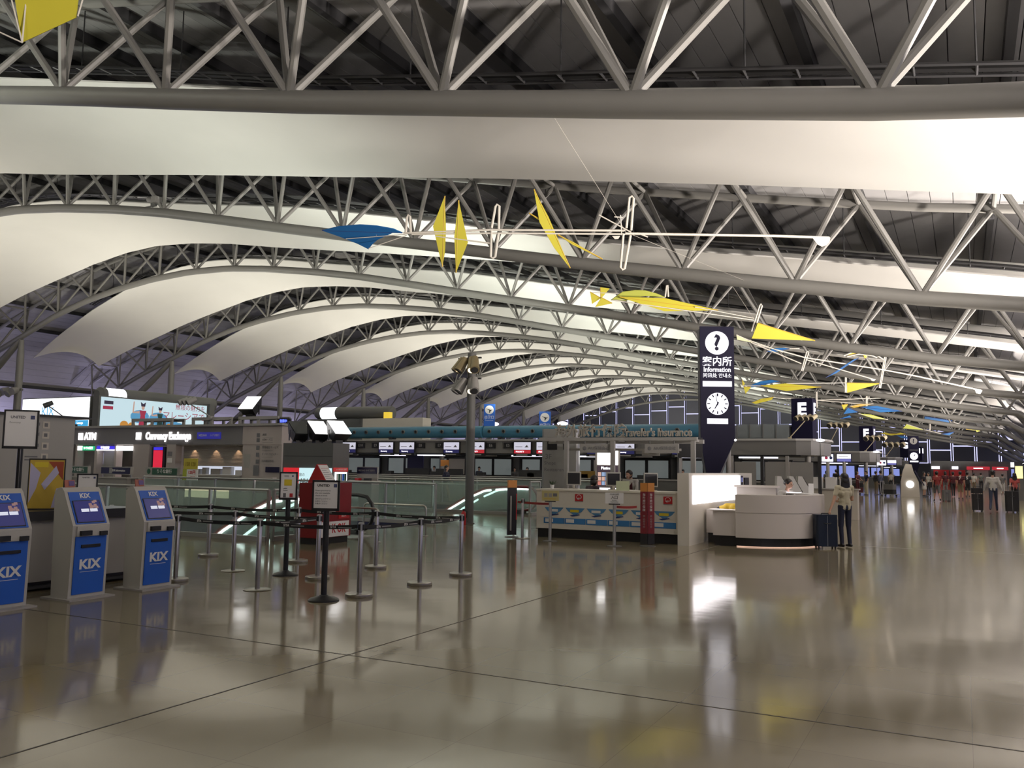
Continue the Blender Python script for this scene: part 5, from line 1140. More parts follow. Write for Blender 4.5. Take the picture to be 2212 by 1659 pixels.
# ================================================================ people
import numpy as np
def _m(n, c, r=.7): return bpy.data.materials.get(n) or mat(n, c, r)
SKN = SKIN
def person(label, loc, rz, top, bot, shoe=None, h=1.68, hair='short', pose=None, vox=.03, skirt=None, sleeves=False, group='people in the hall', jersey=None, shorts=False, vest=None, fingers=False, face=False, lean=0.0):
    shoe = shoe or BLACK; pose = pose or {}; k = h / 1.70
    J = dict(head=(0, -.02, 1.585), neck0=(0, .01, 1.39), neck1=(0, -.01, 1.50), shL=(-.185, 0, 1.37), shR=(.185, 0, 1.37), elL=(-.235, .02, 1.09), elR=(.235, .02, 1.09), wrL=(-.24, -.06, .86), wrR=(.24, -.06, .86),
             chest=(0, 0, 1.24), waist=(0, 0, 1.06), pelvis=(0, 0, .93), hipL=(-.085, 0, .92), hipR=(.085, 0, .92), knL=(-.095, -.02, .50), knR=(.095, -.02, .50), anL=(-.10, .02, .085), anR=(.10, .02, .085))
    if lean:                                           # bend the trunk at the hips
        R = Matrix.Rotation(lean, 3, 'X'); pv = Vector((0, 0, .95))
        for n in ('head', 'neck0', 'neck1', 'shL', 'shR', 'elL', 'elR', 'wrL', 'wrR', 'chest', 'waist'): J[n] = tuple(pv + R @ (Vector(J[n]) - pv))
    J.update({a: b for a, b in pose.items() if a in J}); J = {a: Vector(b) for a, b in J.items()}
    prims = []                                         # (kind, a, b, r0, r1, tag)
    def cap(a, b, r0, r1, tg): prims.append((Vector(a), Vector(b), r0, r1, tg))
    up = (J['neck0'] - J['pelvis']).normalized()
    cap(J['head'] + Vector((0, .012, .035)), J['head'] + Vector((0, .012, .015)), .088, .088, 0); cap(J['head'] + Vector((0, -.02, .0)), J['head'] + Vector((0, -.035, -.065)), .075, .045, 0); cap(J['head'] + Vector((0, -.085, .0)), J['head'] + Vector((0, -.105, -.03)), .010, .015, 0)
    for s in (-1, 1): cap(J['head'] + Vector((s * .088, .02, .01)), J['head'] + Vector((s * .085, .02, -.03)), .014, .01, 0)
    cap(J['neck0'], J['neck1'], .056, .05, 0)
    cap(J['shL'], J['shR'], .062, .062, 1); cr = (J['shR'] - J['shL']).normalized() * .075
    cap(J['chest'] - cr, J['chest'] + cr, .108, .108, 1); cap(J['chest'] - cr * .7 + up * .08, J['chest'] + cr * .7 + up * .08, .1, .1, 1); cap(J['waist'] - cr * .55, J['waist'] + cr * .55, .100, .100, 1); cap(J['waist'], J['chest'], .12, .12, 1); cap(J['waist'] - cr * .5, J['pelvis'] - cr * .7, .10, .108, 1 if not skirt else 2)
    cap(J['waist'] + cr * .5, J['pelvis'] + cr * .7, .10, .108, 1 if not skirt else 2); cap(J['pelvis'] - cr * .8, J['pelvis'] + cr * .8, .105, .105, 2)
    for s in 'LR':
        sh, el, wr = J['sh' + s], J['el' + s], J['wr' + s]
        if sleeves: cap(sh, el, .058, .048, 1); cap(el, wr, .047, .036, 1)
        else: cap(sh, sh.lerp(el, .55), .058, .054, 1); cap(sh.lerp(el, .5), el, .044, .04, 0); cap(el, wr, .04, .028, 0)
        d = (wr - el).normalized(); pm = wr + d * .05; cap(wr, pm, .027, .034, 0)
        sd = Vector((1 if s == 'R' else -1, 0, 0)); fw = d.cross(sd); fw = fw.normalized() if fw.length > .1 else Vector((0, -1, 0)); inn = -sd
        if fingers:
            for i, (off, L) in enumerate(((-.027, .065), (-.009, .075), (.009, .07), (.026, .055))):
                b0 = pm + fw * off + d * .02; b1 = b0 + d * L * .55 + inn * .008; b2 = b1 + d * L * .4 + inn * .026; cap(b0, b1, .0105, .0095, 0); cap(b1, b2, .0095, .008, 0)
            t0 = wr + d * .025 - fw * .028; t1 = t0 - fw * .03 + d * .03 + inn * .012; cap(t0, t1, .012, .011, 0); cap(t1, t1 + d * .03 + inn * .012, .011, .009, 0)
        else: cap(pm, pm + d * .07 + inn * .02, .03, .018, 0)
        hp, kn, an = J['hip' + s], J['kn' + s], J['an' + s]
        if skirt: cap(hp, kn, .075, .055, 0)
        elif shorts: cap(hp, kn, .092, .08, 2)
        else: cap(hp, kn, .09, .066, 2)
        cap(kn, an.lerp(kn, .12), .06, .045, 0 if (skirt or shorts) else 2); 
        if not (skirt or shorts): cap(kn, an, .058, .05, 2)
        toe = an + (Vector(pose['toe' + s]) if 'toe' + s in pose else Vector((.01 if s == 'R' else -.01, -.15, -.045))); heel = an + Vector((0, .04, -.035))
        cap(an, an + Vector((0, 0, -.02)), .042, .04, 3); cap(heel, toe, .042, .032, 3)
    if skirt:
        for i in range(7):
            q = i / 6; a = J['pelvis'] - Vector((0, 0, skirt * q)); w = cr * (.8 + .3 * q); cap(a - w, a + w, .105 + .025 * q, .105 + .025 * q, 2)
    mb = MB()
    for a, b, r0, r1, tg in prims:
        d = b - a; L = d.length; z = d.normalized() if L > 1e-5 else Vector((0, 0, 1)); x = z.orthogonal().normalized(); y = z.cross(x); n = 10; rings = []
        vs = []; fs = []
        for th in (-80, -50, -20): vs += [a + z * (r0 * math.sin(math.radians(th))) + (x * math.cos(2 * PI * j / n) + y * math.sin(2 * PI * j / n)) * r0 * math.cos(math.radians(th)) for j in range(n)]
        for th in (20, 50, 80): vs += [b + z * (r1 * math.sin(math.radians(th))) + (x * math.cos(2 * PI * j / n) + y * math.sin(2 * PI * j / n)) * r1 * math.cos(math.radians(th)) for j in range(n)]
        for i in range(5):
            for j in range(n): q = (j + 1) % n; fs.append((i * n + j, i * n + q, (i + 1) * n + q, (i + 1) * n + j))
        fs += [tuple(range(n - 1, -1, -1)), tuple(range(5 * n, 6 * n))]; mb.add(vs, fs)
    me = bpy.data.meshes.new('body'); me.from_pydata(mb.v, [], mb.f); o = bpy.data.objects.new('tmp', me); TMP.collection.objects.link(o)
    r = o.modifiers.new('r', 'REMESH'); r.mode = 'VOXEL'; r.voxel_size = vox; r.use_smooth_shade = True
    sm = o.modifiers.new('s', 'SMOOTH'); sm.factor = .5; sm.iterations = 2 if vox > .02 else 3
    TMP.view_layers[0].update(); dg = TMP.view_layers[0].depsgraph
    out = bpy.data.meshes.new_from_object(o.evaluated_get(dg), depsgraph=dg); bpy.data.objects.remove(o); bpy.data.meshes.remove(me); out.name = 'body'
    nf = len(out.polygons); C = np.empty(nf * 3); out.polygons.foreach_get('center', C); C = C.reshape(-1, 3)
    best = np.full(nf, 1e9); idx = np.zeros(nf, dtype=np.int32)
    for a, b, r0, r1, tg in prims:
        A = np.array(a); D = np.array(b - a); L2 = max(D @ D, 1e-9); t_ = np.clip(((C - A) @ D) / L2, 0, 1); dist = np.linalg.norm(C - A - t_[:, None] * D, axis=1) - (r0 + (r1 - r0) * t_)
        mk = dist < best; best[mk] = dist[mk]; idx[mk] = tg
    for m in (SKN, top, bot, shoe): out.materials.append(m)
    if skirt is None and not pose.get('tucked'):
        hem = (C[:, 2] < .86) & (idx == 1) & (np.abs(C[:, 0]) < .2); idx[hem & (lean == 0)] = 2
    out.polygons.foreach_set('material_index', idx); out.polygons.foreach_set('use_smooth', [True] * nf)
    t = thing('person', label, 'person', loc, rz, group); t.scale = (k, k, k)
    b = bpy.data.objects.new('body', out); COL.objects.link(b); b.parent = t
    hd = J['head']; n = 14 if vox < .02 else 10
    H_ = MB(); H_.ball(hd + Vector((0, .03, .042)), (.098, .103, .098), n)
    if hair in ('long', 'bob'):
        H_.ball(hd + Vector((0, .055, -.04)), (.105, .075, .12), n)
        if hair == 'long':
            bk = (J['waist'] - J['neck0']).normalized()
            for i in range(14): q = i / 13; c = hd + Vector((0, .062 + .03 * q, -.05)) + bk * (.40 * q); H_.ball(c, (.108 + .022 * math.sin(q * 2.6) - .03 * q * q, .055 - .015 * q, .085), n)
    elif hair == 'bun': H_.ball(hd + Vector((0, .12, .03)), .045, n)
    elif hair == 'short': H_.ball(hd + Vector((0, .05, -.01)), (.088, .068, .075), n)
    H_.build('hair', HAIR, t, True)
    if face:
        for s in (-1, 1): MB().ball(hd + Vector((s * .032, -.092, .005)), (.013, .008, .008), 8).build('eye', INK, t, True)
        MB().ball(hd + Vector((0, -.088, -.062)), (.022, .008, .006), 8).build('mouth', _m('lip', (.30, .09, .08)), t, True)
    if jersey: text(t, jersey, .26, (J['chest'].x, J['chest'].y + .128, J['chest'].z + .05), WHITE, (PI / 2, 0, PI), .004, bold=.03)
    if vest:
        for s in (-1, 1): MB().slab([J['chest'] + Vector((s * .12, -.12, .1)), J['chest'] + Vector((s * .03, -.125, -.02)), J['chest'] + Vector((s * .03, -.12, -.16)), J['chest'] + Vector((s * .13, -.105, -.16))], .012).build('vest_front', vest, t)
    return t
TMP = bpy.data.scenes.new('build_tmp')
CRM = _m('cloth_cream', (.46, .42, .30)); NVY = _m('cloth_navy', (.012, .016, .04)); BLK = _m('cloth_black', (.012, .011, .012)); WHT = _m('cloth_white', (.52, .50, .46)); JEAN = _m('cloth_denim', (.035, .045, .085)); REDC = _m('cloth_red', (.23, .025, .02)); MAR = _m('cloth_maroon', (.085, .012, .018)); KHA = _m('cloth_khaki', (.20, .15, .09)); GRYC = _m('cloth_grey', (.13, .125, .12)); PUR = _m('cloth_plum', (.045, .028, .04)); ORC = _m('cloth_coral', (.35, .06, .05)); BLUC = _m('cloth_steel_blue', (.08, .09, .14)); YVEST = _m('cloth_yellow', (.62, .42, .03)); TEAL = _m('cloth_grey_green', (.12, .13, .11))
def fc(dx, dy): return math.atan2(dx, -dy)              # heading so that the figure faces (dx, dy)
# near figures
person('woman in cream top and dark cropped trousers with long dark hair', (-2.28, 19.86, 0), fc(-.62, .78), CRM, NVY, BLACK, 1.58, 'long', dict(elR=(.29, .03, 1.08), wrR=(.43, .08, .83), wrL=(-.12, -.30, 1.06), elL=(-.23, -.06, 1.10), head=(-.01, -.035, 1.575)), .0125, fingers=True, group='people at the information desk')
SIT = dict(pelvis=(0, .02, .62), waist=(0, .0, .76), chest=(0, -.05, .93), neck0=(0, -.08, 1.09), neck1=(0, -.12, 1.18), head=(0, -.16, 1.26), shL=(-.185, -.07, 1.07), shR=(.185, -.07, 1.07), elL=(-.24, -.12, .82), elR=(.24, -.12, .82), wrL=(-.12, -.34, .80), wrR=(.12, -.34, .80), hipL=(-.09, 0, .60), hipR=(.09, 0, .60), knL=(-.11, -.40, .58), knR=(.11, -.40, .58), anL=(-.11, -.40, .12), anR=(.11, -.40, .12))
p = at(1702, 1050, 20.7)
person('information desk clerk in pale blouse with dark straps looking down', (p.x - .1, 20.75, .08), fc(.75, -.45), WHT, BLK, BLACK, 1.66, 'bun', SIT, .0125, fingers=True, face=True, vest=BLK, sleeves=True, group='people at the information desk')
t = thing('stool', 'dark stool under the information desk clerk', 'stool', (p.x - .1, 20.75, 0)); MB().lathe([(.19, .54), (.2, .56), (.19, .6)], n=16).build('seat', DARK, t, True); MB().cyl((0, 0, .02), (0, 0, .54), .03, n=8).build('stem', CHROME, t); MB().lathe([(.2, 0), (.2, .02), (.04, .03)], n=16).build('base', DARK, t, True)
person('person in yellow vest bending down behind the side cabinet', (-4.72, 19.75, 0), fc(.95, -.2), YVEST, BLK, BLACK, 1.62, 'short', dict(pelvis=(0, .22, .74), waist=(0, .06, .80), chest=(0, -.14, .80), neck0=(0, -.32, .74), neck1=(0, -.40, .70), head=(0, -.47, .66), shL=(-.17, -.27, .78), shR=(.17, -.27, .78), elL=(-.2, -.36, .52), elR=(.2, -.36, .52), wrL=(-.15, -.42, .30), wrR=(.15, -.42, .30), hipL=(-.09, .22, .72), hipR=(.09, .22, .72), knL=(-.1, .0, .42), knR=(.1, .0, .42), anL=(-.1, .18, .085), anR=(.1, .18, .085), tucked=1), .016, group='people at the information desk')
p = at(1277, 1030, 19.6)
person('person with dark bob and plum jacket seen from behind at the insurance counter', (p.x, 19.55, .12), fc(.45, .9), PUR, BLK, BLACK, 1.62, 'bob', SIT, .016, sleeves=True, group='people at the insurance counter')
t = thing('stool', 'dark stool under the person in plum jacket', 'stool', (p.x, 19.55, 0)); MB().lathe([(.19, .58), (.2, .6), (.19, .64)], n=16).build('seat', DARK, t, True); MB().cyl((0, 0, .02), (0, 0, .58), .03, n=8).build('stem', CHROME, t); MB().lathe([(.2, 0), (.2, .02), (.04, .03)], n=16).build('base', DARK, t, True)
p = at(1362, 1025, 20.9)
person('insurance clerk in white shirt and dark vest looking down at papers', (p.x, 20.9, 0), fc(-.2, -1), WHT, BLK, BLACK, 1.62, 'short', dict(head=(0, -.10, 1.53), wrL=(-.08, -.30, 1.12), wrR=(.10, -.30, 1.12), elL=(-.24, -.08, 1.10), elR=(.24, -.08, 1.10)), .0125, fingers=True, face=True, vest=MAR, sleeves=True, group='people at the insurance counter')
b = fl(963, 1088)
WALK = dict(knL=(-.09, -.16, .52), anL=(-.10, -.24, .10), knR=(.09, .06, .50), anR=(.10, .28, .14), elL=(-.23, .12, 1.10), wrL=(-.24, .14, .86), elR=(.23, -.08, 1.10), wrR=(.24, -.22, .92))
WALK2 = dict(knR=(.09, -.14, .52), anR=(.10, -.20, .09), knL=(-.09, .05, .50), anL=(-.10, .22, .12), elR=(.23, .10, 1.10), wrR=(.24, .10, .86), elL=(-.23, -.06, 1.10), wrL=(-.24, -.18, .90))
person('woman in dark sleeveless top and long skirt walking past the glass balustrade', b, fc(1, .15), NVY, BLK, BLACK, 1.64, 'long', WALK, .02, skirt=.55)
# staff behind the counters of island E
for u, y, m, lb, hs in ((902, 46.9, ORC, 'clerk in pink top at the navy board of island E', 'bun'), (938, 47.0, WHT, 'clerk in white shirt under the orange notice of island E', 'short'), (1035, 47.0, BLUC, 'clerk seen just right of the grey pole on island E', 'short'), (1139, 46.9, WHT, 'clerk in white blouse left of the 3F column on island E', 'bun'), (1112, 47.2, GRYC, 'clerk in grey by the mustard board of island E', 'short'), (1331, 46.7, WHT, 'clerk in white blouse seen right of the tall lit display', 'short'), (1303, 47.1, BLK, 'clerk in black left of the white blouse behind the insurance counter', 'bun'), (1475, 46.8, WHT, 'clerk in white at the right end behind the insurance counter', 'short'), (1620, 46.6, BLK, 'clerk in black right of the blue information tower', 'short')):
    p = at(u, 1010, y); person(lb, (p.x, y, 0), fc(-.1 + random.random() * .3, -1), m, BLK, BLACK, 1.60, hs, dict(wrL=(-.1, -.28, 1.05), wrR=(.1, -.28, 1.05)), .035, sleeves=True, group='check-in clerks behind the counters')
# travellers
for (u, v, hgt, dx, dy, top, bot, hs, kw, lb) in (
    (2147, 1105, 1.76, .1, 1, WHT, JEAN, 'short', dict(pose=dict(WALK, elL=(-.27, .05, 1.10), wrL=(-.34, .02, .86), elR=(.27, .04, 1.10), wrR=(.35, .0, .86)), sleeves=True, vox=.018), 'man in white shirt and jeans walking away between two suitcases'),
    (2194, 1092, 1.66, -.1, 1, ORC, BLK, 'long', dict(pose=WALK2), 'woman in coral top and black trousers at the right edge'),
    (2025, 1083, 1.70, -.3, 1, REDC, GRYC, 'short', dict(pose=WALK2, shorts=True), 'man in red shirt and grey shorts carrying a dark bag'),
    (2076, 1079, 1.72, .2, 1, MAR, KHA, 'short', dict(shorts=True, jersey='7'), 'person in maroon jersey with number 7 and khaki shorts'),
    (2091, 1074, 1.70, .1, 1, BLK, BLK, 'short', dict(shorts=True, jersey='5'), 'person in black jersey with number 5'),
    (2060, 1073, 1.70, -.2, 1, MAR, BLK, 'short', dict(pose=WALK), 'person in maroon shirt left of the number 7 jersey'),
    (2105, 1066, 1.66, .6, 1, WHT, KHA, 'short', dict(), 'person in white t-shirt right of the number 5 jersey'),
    (2043, 1070, 1.72, -.4, 1, MAR, GRYC, 'bob', dict(), 'person in dark maroon between the red shirt and the jerseys'),
    (1997, 1073, 1.66, .8, -.4, BLK, WHT, 'long', dict(skirt=.35), 'woman in black top and pale skirt right of the lamp pedestal'),
    (2007, 1070, 1.62, -.5, -.6, WHT, BLK, 'short', dict(), 'person in white beside the woman in black near the pedestal'),
    (1853, 1069, 1.66, .7, -.5, MAR, MAR, 'bob', dict(pose=dict(elL=(-.22, -.12, 1.12), wrL=(-.12, -.34, 1.05), elR=(.22, -.12, 1.12), wrR=(.12, -.34, 1.05))), 'woman in dark red leaning over a luggage trolley'),
    (1872, 1070, 1.68, -.8, -.5, NVY, CRM, 'short', dict(), 'person in navy top and pale trousers facing the trolley'),
    (1893, 1069, 1.66, .6, .5, BLK, KHA, 'short', dict(sleeves=True), 'left person of the couple standing close together'),
    (1903, 1069, 1.72, -.7, .4, BLUC, BLK, 'short', dict(sleeves=True), 'right person of the couple in steel blue shirt'),
    (1786, 1062, 1.66, .2, 1, TEAL, BLK, 'bob', dict(), 'person with dark bob just left of the woman with suitcase'),
    (1807, 1064, 1.76, .1, 1, BLK, BLK, 'short', dict(), 'tall person in black right behind the woman with suitcase'),
    (1948, 1066, 1.64, .9, .2, BLK, GRYC, 'short', dict(pose=dict(head=(0, -.12, 1.50))), 'person bending over bags left of the lamp pedestal'),
    (2120, 1060, 1.68, -.2, 1, TEAL, BLK, 'short', dict(), 'person in grey green standing far behind the white shirt'),
    (2167, 1068, 1.60, .3, 1, GRYC, WHT, 'short', dict(), 'person in grey just right of the man in white shirt'),
    (1925, 1058, 1.65, .2, 1, WHT, BLK, 'short', dict(), 'far person in white by the check-in desks of island G')):
    kw = dict(kw); kw.setdefault('vox', .026); person(lb, fl(u, v), fc(dx, dy), top, bot, BLACK, hgt, hs, group='travellers in the hall', **kw)
bpy.data.scenes.remove(TMP)

# ---------------------------------------------------------------- luggage
def suitcase(loc, rz, w, d, h, m, label, handle=True):
    t = thing('suitcase', label, 'suitcase', loc, rz, 'wheeled suitcases')
    MB().bev((0, 0, .05 + h / 2), (w, d, h), min(w, d) * .22, seg=4).build('shell', m, t, True)
    for x in (-w * .38, w * .38):
        for y in (-d * .3, d * .3): MB().cyl((x - .012, y, .028), (x + .012, y, .028), .028, n=10).build('wheel', BLACK, t)
    MB().b2(-.004, .004, -d / 2 - .004, d / 2 + .004, .06, h + .03).build('shell_seam', ALU, t)
    MB().tube([(-.07, -d / 2 - .002, h * .82), (-.06, -d / 2 - .03, h * .80), (.06, -d / 2 - .03, h * .80), (.07, -d / 2 - .002, h * .82)], .01, 6).build('side_handle', DARK, t)
    MB().tube([(-.08, 0, h + .04), (-.07, 0, h + .07), (.07, 0, h + .07), (.08, 0, h + .04)], .012, 6).build('top_handle', DARK, t)
    if handle: MB().tube([(-.09, d * .3, h + .03), (-.09, d * .3, h + .28), (.09, d * .3, h + .28), (.09, d * .3, h + .03)], .01, 6).build('pull_handle', ALU, t)
    return t
suitcase((-2.62, 19.34, 0), .5, .46, .27, .66, mat('suitcase_navy', (.008, .016, .035), .35, noise=.2, scale=60), 'large dark blue suitcase standing at the round information desk', False)
suitcase(fl(2112, 1104), .2, .42, .26, .68, BLK, 'dark suitcase left of the man in white shirt'); t = thing('shoulder_bag', 'black bag strapped on top of the left suitcase', 'bag', fl(2112, 1104) + Vector((0, 0, .77)), .2); MB().bev((0, 0, .11), (.46, .25, .22), .09, seg=4).build('bag', BLK, t, True); MB().tube([(-.15, 0, .2), (-.1, 0, .3), (.1, 0, .3), (.15, 0, .2)], .012, 6).build('strap', BLACK, t)
suitcase(fl(2187, 1107), .1, .50, .30, .84, BLK, 'tall black suitcase right of the man in white shirt')
suitcase(fl(2030, 1082) + Vector((.35, -.3, 0)), .4, .42, .25, .6, GRYC, 'grey suitcase beside the man in red shirt')
def trolley(loc, rz, label, cols):
    t = thing('luggage_trolley', label, 'trolley', loc, rz, 'luggage trolleys')
    MB().b2(-.3, .3, -.5, .45, .12, .16).build('deck', ALU, t); MB().tube([(-.28, .45, .14), (-.28, .5, 1.0), (.28, .5, 1.0), (.28, .45, .14)], .018, 6).build('push_frame', ALU, t)
    for x, y in ((-.26, .4), (.26, .4), (0, -.45)): MB().cyl((x - .02, y, .06), (x + .02, y, .06), .06, n=10).build('wheel', BLACK, t)
    for i, (m, z, hh) in enumerate(cols): MB().bev((0, -.02, z + hh / 2), (.55, .7, hh - .01), .1, seg=3).build('luggage', m, t, True)
trolley(fl(1860, 1068) + Vector((-.15, -.4, 0)), .4, 'luggage trolley with dark red bags beside the woman in dark red', ((MAR, .16, .35), (BLK, .51, .3))); trolley(fl(1922, 1072), 1.2, 'luggage trolley with dark bags left of the lamp pedestal', ((BLK, .16, .3), (GRYC, .46, .35)))
t = thing('carried_bag', 'dark shoulder bag at the side of the man in red shirt', 'bag', fl(2025, 1083) + Vector((-.28, -.12, .78)), .3); MB().bev((0, 0, .16), (.34, .14, .3), .06, seg=3).build('bag', BLK, t, True); MB().tube([(-.1, 0, .3), (0, 0, .62), (.1, 0, .3)], .012, 6).build('strap', BLACK, t)
# ================================================================ kite mobiles hanging under the roof
KY = mat('sail_yellow', (.55, .49, .035), .6); KB = mat('sail_blue', (.015, .14, .40), .55); KP = mat('sail_pale', (.60, .62, .36), .6); KO = mat('sail_amber', (.55, .36, .04), .6); ROD = mat('rod_white', (.62, .59, .52), .4); KL = mat('sail_lime', (.50, .54, .10), .6)
def mobile(D, ox, oy, sc, label, sails, rods, loops=(), hub=None):
    def P(p, dd=0.0): return dep(ox + p[0] / sc, oy + p[1] / sc, D + dd)
    c = P(hub or sails[0][1][0]); t = thing('kite_mobile', label, 'mobile', c, 0, 'kite mobiles hanging under the roof')
    L = lambda p, dd=0.0: P(p, dd) - c
    for m, pts, tilt in sails:
        n = len(pts); cx = sum(p[0] for p in pts) / n; cy = sum(p[1] for p in pts) / n; q = [L(p, tilt * (p[1] - cy) / sc / F * D) for p in pts]
        s = MB().slab(q, .012 + D * .0004).build('sail', m, t)
        o = max(range(n), key=lambda i: (q[i] - q[0]).length); MB().cyl(q[0], q[o], .009 + D * .0003, n=5).build('spar', KO if m is KY else (ROD if m is not KB else NVI), s)
    for pts, r in rods:
        for a, b in zip(pts, pts[1:]): MB().cyl(L(a), L(b), r, n=6).build('rod', ROD, t, True)
    for pts in loops: MB().tube([L(p) for p in pts], .018 + D * .0004, 6, up=tuple(_f)).build('wire_loop', ROD, t, True)
    for ty in sorted(TY, key=lambda y: abs(y - c.y))[:0 if D < 12 else 2]:               # held by wires from the two nearest trusses
        MB().cyl((0, 0, 0), Vector((c.x, ty, zl(c.x))) - c, .003, n=4).build('hanging_wire', ROD, t)
    if D < 12: MB().cyl((0, 0, 0), (0, 0, interp(MPROF, c.x) + .5 - c.z), .003, n=4).build('hanging_wire', ROD, t)
    return t
# the near one: blue fan, yellow diamonds, white rods
mobile(17, 670, 400, 3.88, 'near mobile with blue fan sail, yellow diamond sails and long white rods', [
    (KB, [(100, 378), (240, 345), (420, 330), (560, 340), (700, 365), (775, 398), (690, 398), (625, 428), (565, 455), (520, 495), (490, 535), (400, 490), (250, 430)], 1.2),
    (KY, [(1128, 90), (1139, 380), (1130, 560), (1107, 685), (1030, 345)], .1), (KY, [(1245, 125), (1322, 480), (1222, 735), (1208, 430)], .1),
    (KY, [(1875, 35), (2000, 270), (2055, 400), (2178, 695), (2045, 525), (1922, 310)], .1), (KY, [(1835, 235), (1960, 308), (1950, 318)], 0), (KY, [(2075, 415), (2212, 480), (2450, 620), (2200, 500)], 0)],
    [([(780, 402), (1500, 375), (2640, 380)], .022), ([(850, 412), (1500, 402), (2640, 410)], .018), ([(1050, 428), (1510, 487)], .014), ([(2640, 405), (3900, 425), (4350, 440)], .025),
     ([(2420, 250), (2690, 395)], .014), ([(2600, 250), (2610, 420)], .014), ([(2740, 400), (2830, 435)], .014), ([(2550, 265), (2620, 270)], .012), ([(460, 335), (460, 410)], .008), ([(560, 345), (555, 420)], .008), ([(490, 530), (810, 420)], .008), ([(300, 450), (800, 412)], .008)],
    [[(800, 395), (812, 270), (822, 250), (836, 262), (842, 400)], [(1520, 360), (1552, 180), (1565, 162), (1585, 175), (1580, 368)], [(1520, 382), (1512, 600), (1530, 612), (1550, 600), (1578, 400)],
     [(2650, 360), (2675, 105), (2695, 92), (2712, 110), (2690, 380)], [(2625, 410), (2600, 690), (2618, 708), (2635, 700), (2685, 420)]], hub=(2650, 395))
mobile_parts = bpy.data.objects['kite_mobile']
def paddle(t, D, ox, oy, sc, pts):
    q = [dep(ox + p[0] / sc, oy + p[1] / sc, D) - t.location for p in pts]; MB().slab(q, .015).build('paddle', ROD, t)
paddle(mobile_parts, 17, 1230, 400, 3.687, [(1930, 412), (2078, 418), (2070, 450), (2045, 478), (2010, 490), (1975, 472)]); paddle(mobile_parts, 17, 1230, 400, 3.687, [(340, 405), (405, 403), (390, 428), (362, 430)])
t = mobile(30, 1230, 400, 3.687, 'second mobile with yellow fish sail, cross tail and yellow wedge by the tower', [
    (KY, [(247, 812), (322, 822), (250, 905)], .3), (KY, [(165, 850), (250, 900), (180, 945)], .3), (KY, [(255, 895), (340, 940), (205, 970)], .3), (KL, [(330, 915), (420, 850), (520, 836), (600, 838), (690, 862), (765, 892), (600, 880), (450, 918)], 1.0), (KY, [(400, 890), (755, 898), (1185, 995), (755, 1003), (620, 960)], .5),
    (KY, [(1500, 1098), (1955, 1238), (1452, 1220)], .4), (KP, [(1330, 1192), (1470, 1255), (1335, 1230)], .4)],
    [([(170, 855), (600, 868)], .016), ([(340, 915), (1470, 1075)], .02), ([(1000, 970), (1470, 1060)], .016), ([(1330, 1200), (1700, 1330)], .018)], [[(762, 890), (774, 800), (782, 795), (788, 890)], [(1450, 1165), (1515, 960), (1525, 945), (1535, 960), (1470, 1170)]], hub=(1470, 1065))
t = mobile(42, 1560, 740, 5.267, 'third mobile with amber hoop, blue blade and long white rods', [
    (KB, [(505, 100), (590, 66), (700, 60), (765, 70), (650, 96), (560, 106)], .6), (KB, [(1555, 172), (1460, 235), (1300, 345), (1180, 398), (1330, 300), (1490, 195)], .4), (KO, [(1600, 110), (1645, 110), (1650, 165), (1620, 182), (1608, 150)], .2), (KY, [(1395, 145), (1490, 108), (1620, 98), (1500, 125)], .2)],
    [([(330, 0), (900, 240)], .03), ([(400, 20), (940, 170), (1850, 312), (2212, 382), (2950, 545)], .035), ([(960, 195), (1200, 265), (1700, 412)], .028), ([(760, 70), (880, 65)], .02)], [[(900, 320), (960, 105), (975, 100), (985, 110), (915, 325)], [(1785, 515), (1850, 140), (1860, 132), (1868, 140), (1800, 518)], [(1380, 150), (1480, 112), (1620, 100), (1740, 130), (1830, 192)], [(1420, 160), (1560, 130), (1700, 145), (1760, 172)]], hub=(1830, 300))
paddle(t, 42, 1560, 740, 5.267, [(1675, 400), (1750, 418), (1725, 440), (1700, 432)]); paddle(t, 42, 1560, 740, 5.267, [(2870, 525), (2960, 545), (2935, 585), (2890, 575)])
t = mobile(52, 1560, 740, 5.267, 'fourth mobile with long yellow diamond, blue body and yellow wedge', [
    (KY, [(440, 490), (720, 465), (1125, 505), (730, 550)], .5), (KB, [(295, 497), (440, 440), (560, 424), (655, 440), (430, 490), (330, 510)], .6), (KY, [(228, 422), (260, 468), (235, 492)], .3), (KY, [(243, 505), (330, 505), (265, 582)], .3), (KY, [(1420, 458), (1800, 465), (1422, 570)], .3), (KY, [(2085, 455), (2212, 448), (2350, 510), (2200, 475)], .4)],
    [([(210, 492), (440, 492)], .02), ([(730, 465), (1420, 458), (2220, 468)], .03)], [[(1398, 570), (1402, 345), (1410, 345), (1414, 570)]], hub=(1410, 458))
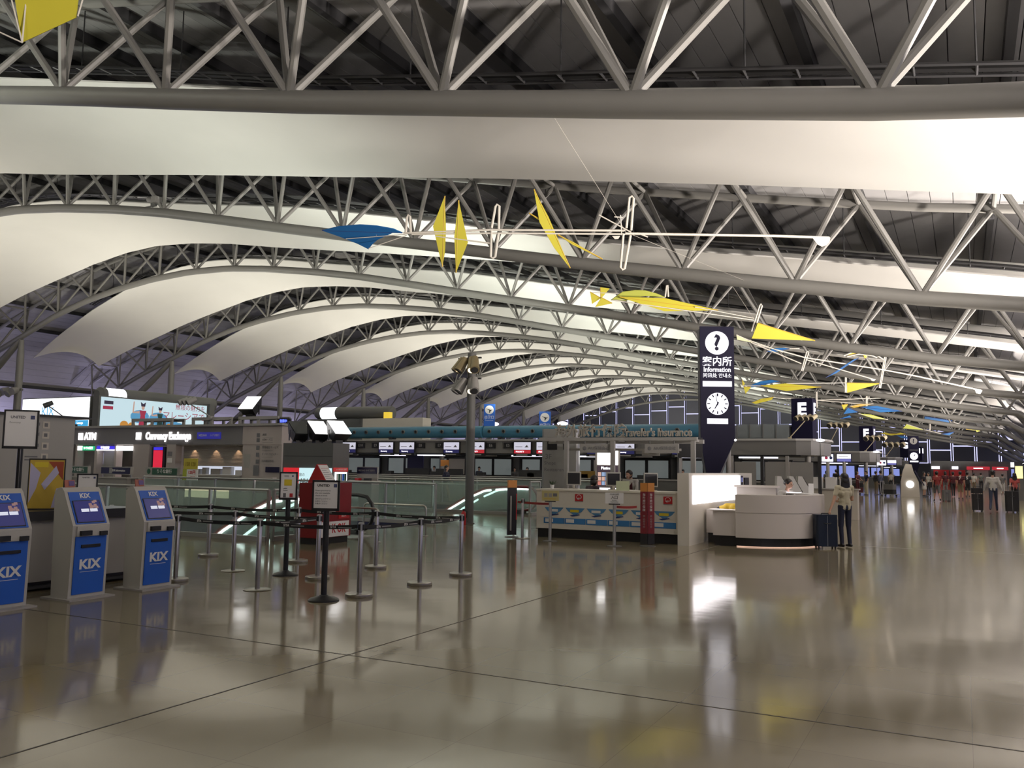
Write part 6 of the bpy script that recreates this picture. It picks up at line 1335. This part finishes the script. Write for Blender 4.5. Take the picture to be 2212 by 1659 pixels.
t = mobile(72, 1560, 740, 5.267, 'fifth mobile with blue leaf, lime sail and orange body before tower F', [
    (KY, [(340, 682), (440, 640), (585, 618), (560, 652), (440, 682), (380, 697)], .5), (KY, [(1358, 710), (1432, 704), (1385, 768)], .3), (KO, [(1450, 722), (1560, 700), (1720, 695), (1600, 722), (1500, 742)], .5), (KB, [(1580, 732), (1760, 720), (2045, 780), (1800, 792), (1700, 765)], .5), (KB, [(1430, 740), (1545, 790), (1380, 812)], .4), (KL, [(1550, 808), (1690, 818), (1885, 876), (1720, 862)], .5), (KB, [(1345, 865), (1450, 828), (1470, 850)], .4)],
    [([(580, 625), (1070, 655), (2160, 620)], .035), ([(1070, 655), (1610, 700)], .03)], [[(1066, 740), (1070, 560), (1078, 560), (1080, 740)], [(1636, 752), (1640, 560), (1648, 560), (1650, 752)]], hub=(1640, 630))
t = mobile(92, 1930, 880, 6.635, 'sixth mobile with blue wedge, lime wedge and yellow tail far right', [
    (KB, [(450, 128), (845, 190), (780, 218), (428, 215)], .4), (KL, [(188, 238), (445, 322), (138, 300)], .4), (KY, [(1040, 312), (1130, 285), (1250, 284), (1278, 318), (1195, 352), (1180, 330)], .4), (KB, [(690, 382), (872, 350), (800, 398)], .4)],
    [([(840, 205), (1100, 290)], .05), ([(560, 235), (1080, 300)], .04), ([(440, 320), (680, 375)], .04)], [[(420, 220), (450, 60), (455, 60), (430, 222)], [(518, 330), (522, 230), (528, 230), (526, 330)]], hub=(520, 235))
t = mobile(108, 1660, 860, 7.373, 'seventh mobile with thin yellow and teal sails above the far tower', [
    (KY, [(1785, 565), (1855, 545), (1980, 578), (2100, 550), (2185, 572), (1950, 592)], .5), (KB, [(2030, 590), (2150, 605), (2290, 650), (2120, 632)], .5)], [([(1830, 560), (1838, 620)], .05)], hub=(1950, 580))
t = mobile(8.5, 0, 0, 1.0, 'nearest mobile at the top left corner with large yellow sail', [(KY, [(32, -8), (120, -70), (170, -10), (165, 38), (48, 92)], .3)], [([(20, -20), (48, 92)], .008), ([(168, 35), (190, -40)], .008), ([(0, 70), (48, 92)], .008), ([(48, 92), (60, -40)], .008)], hub=(120, -70))
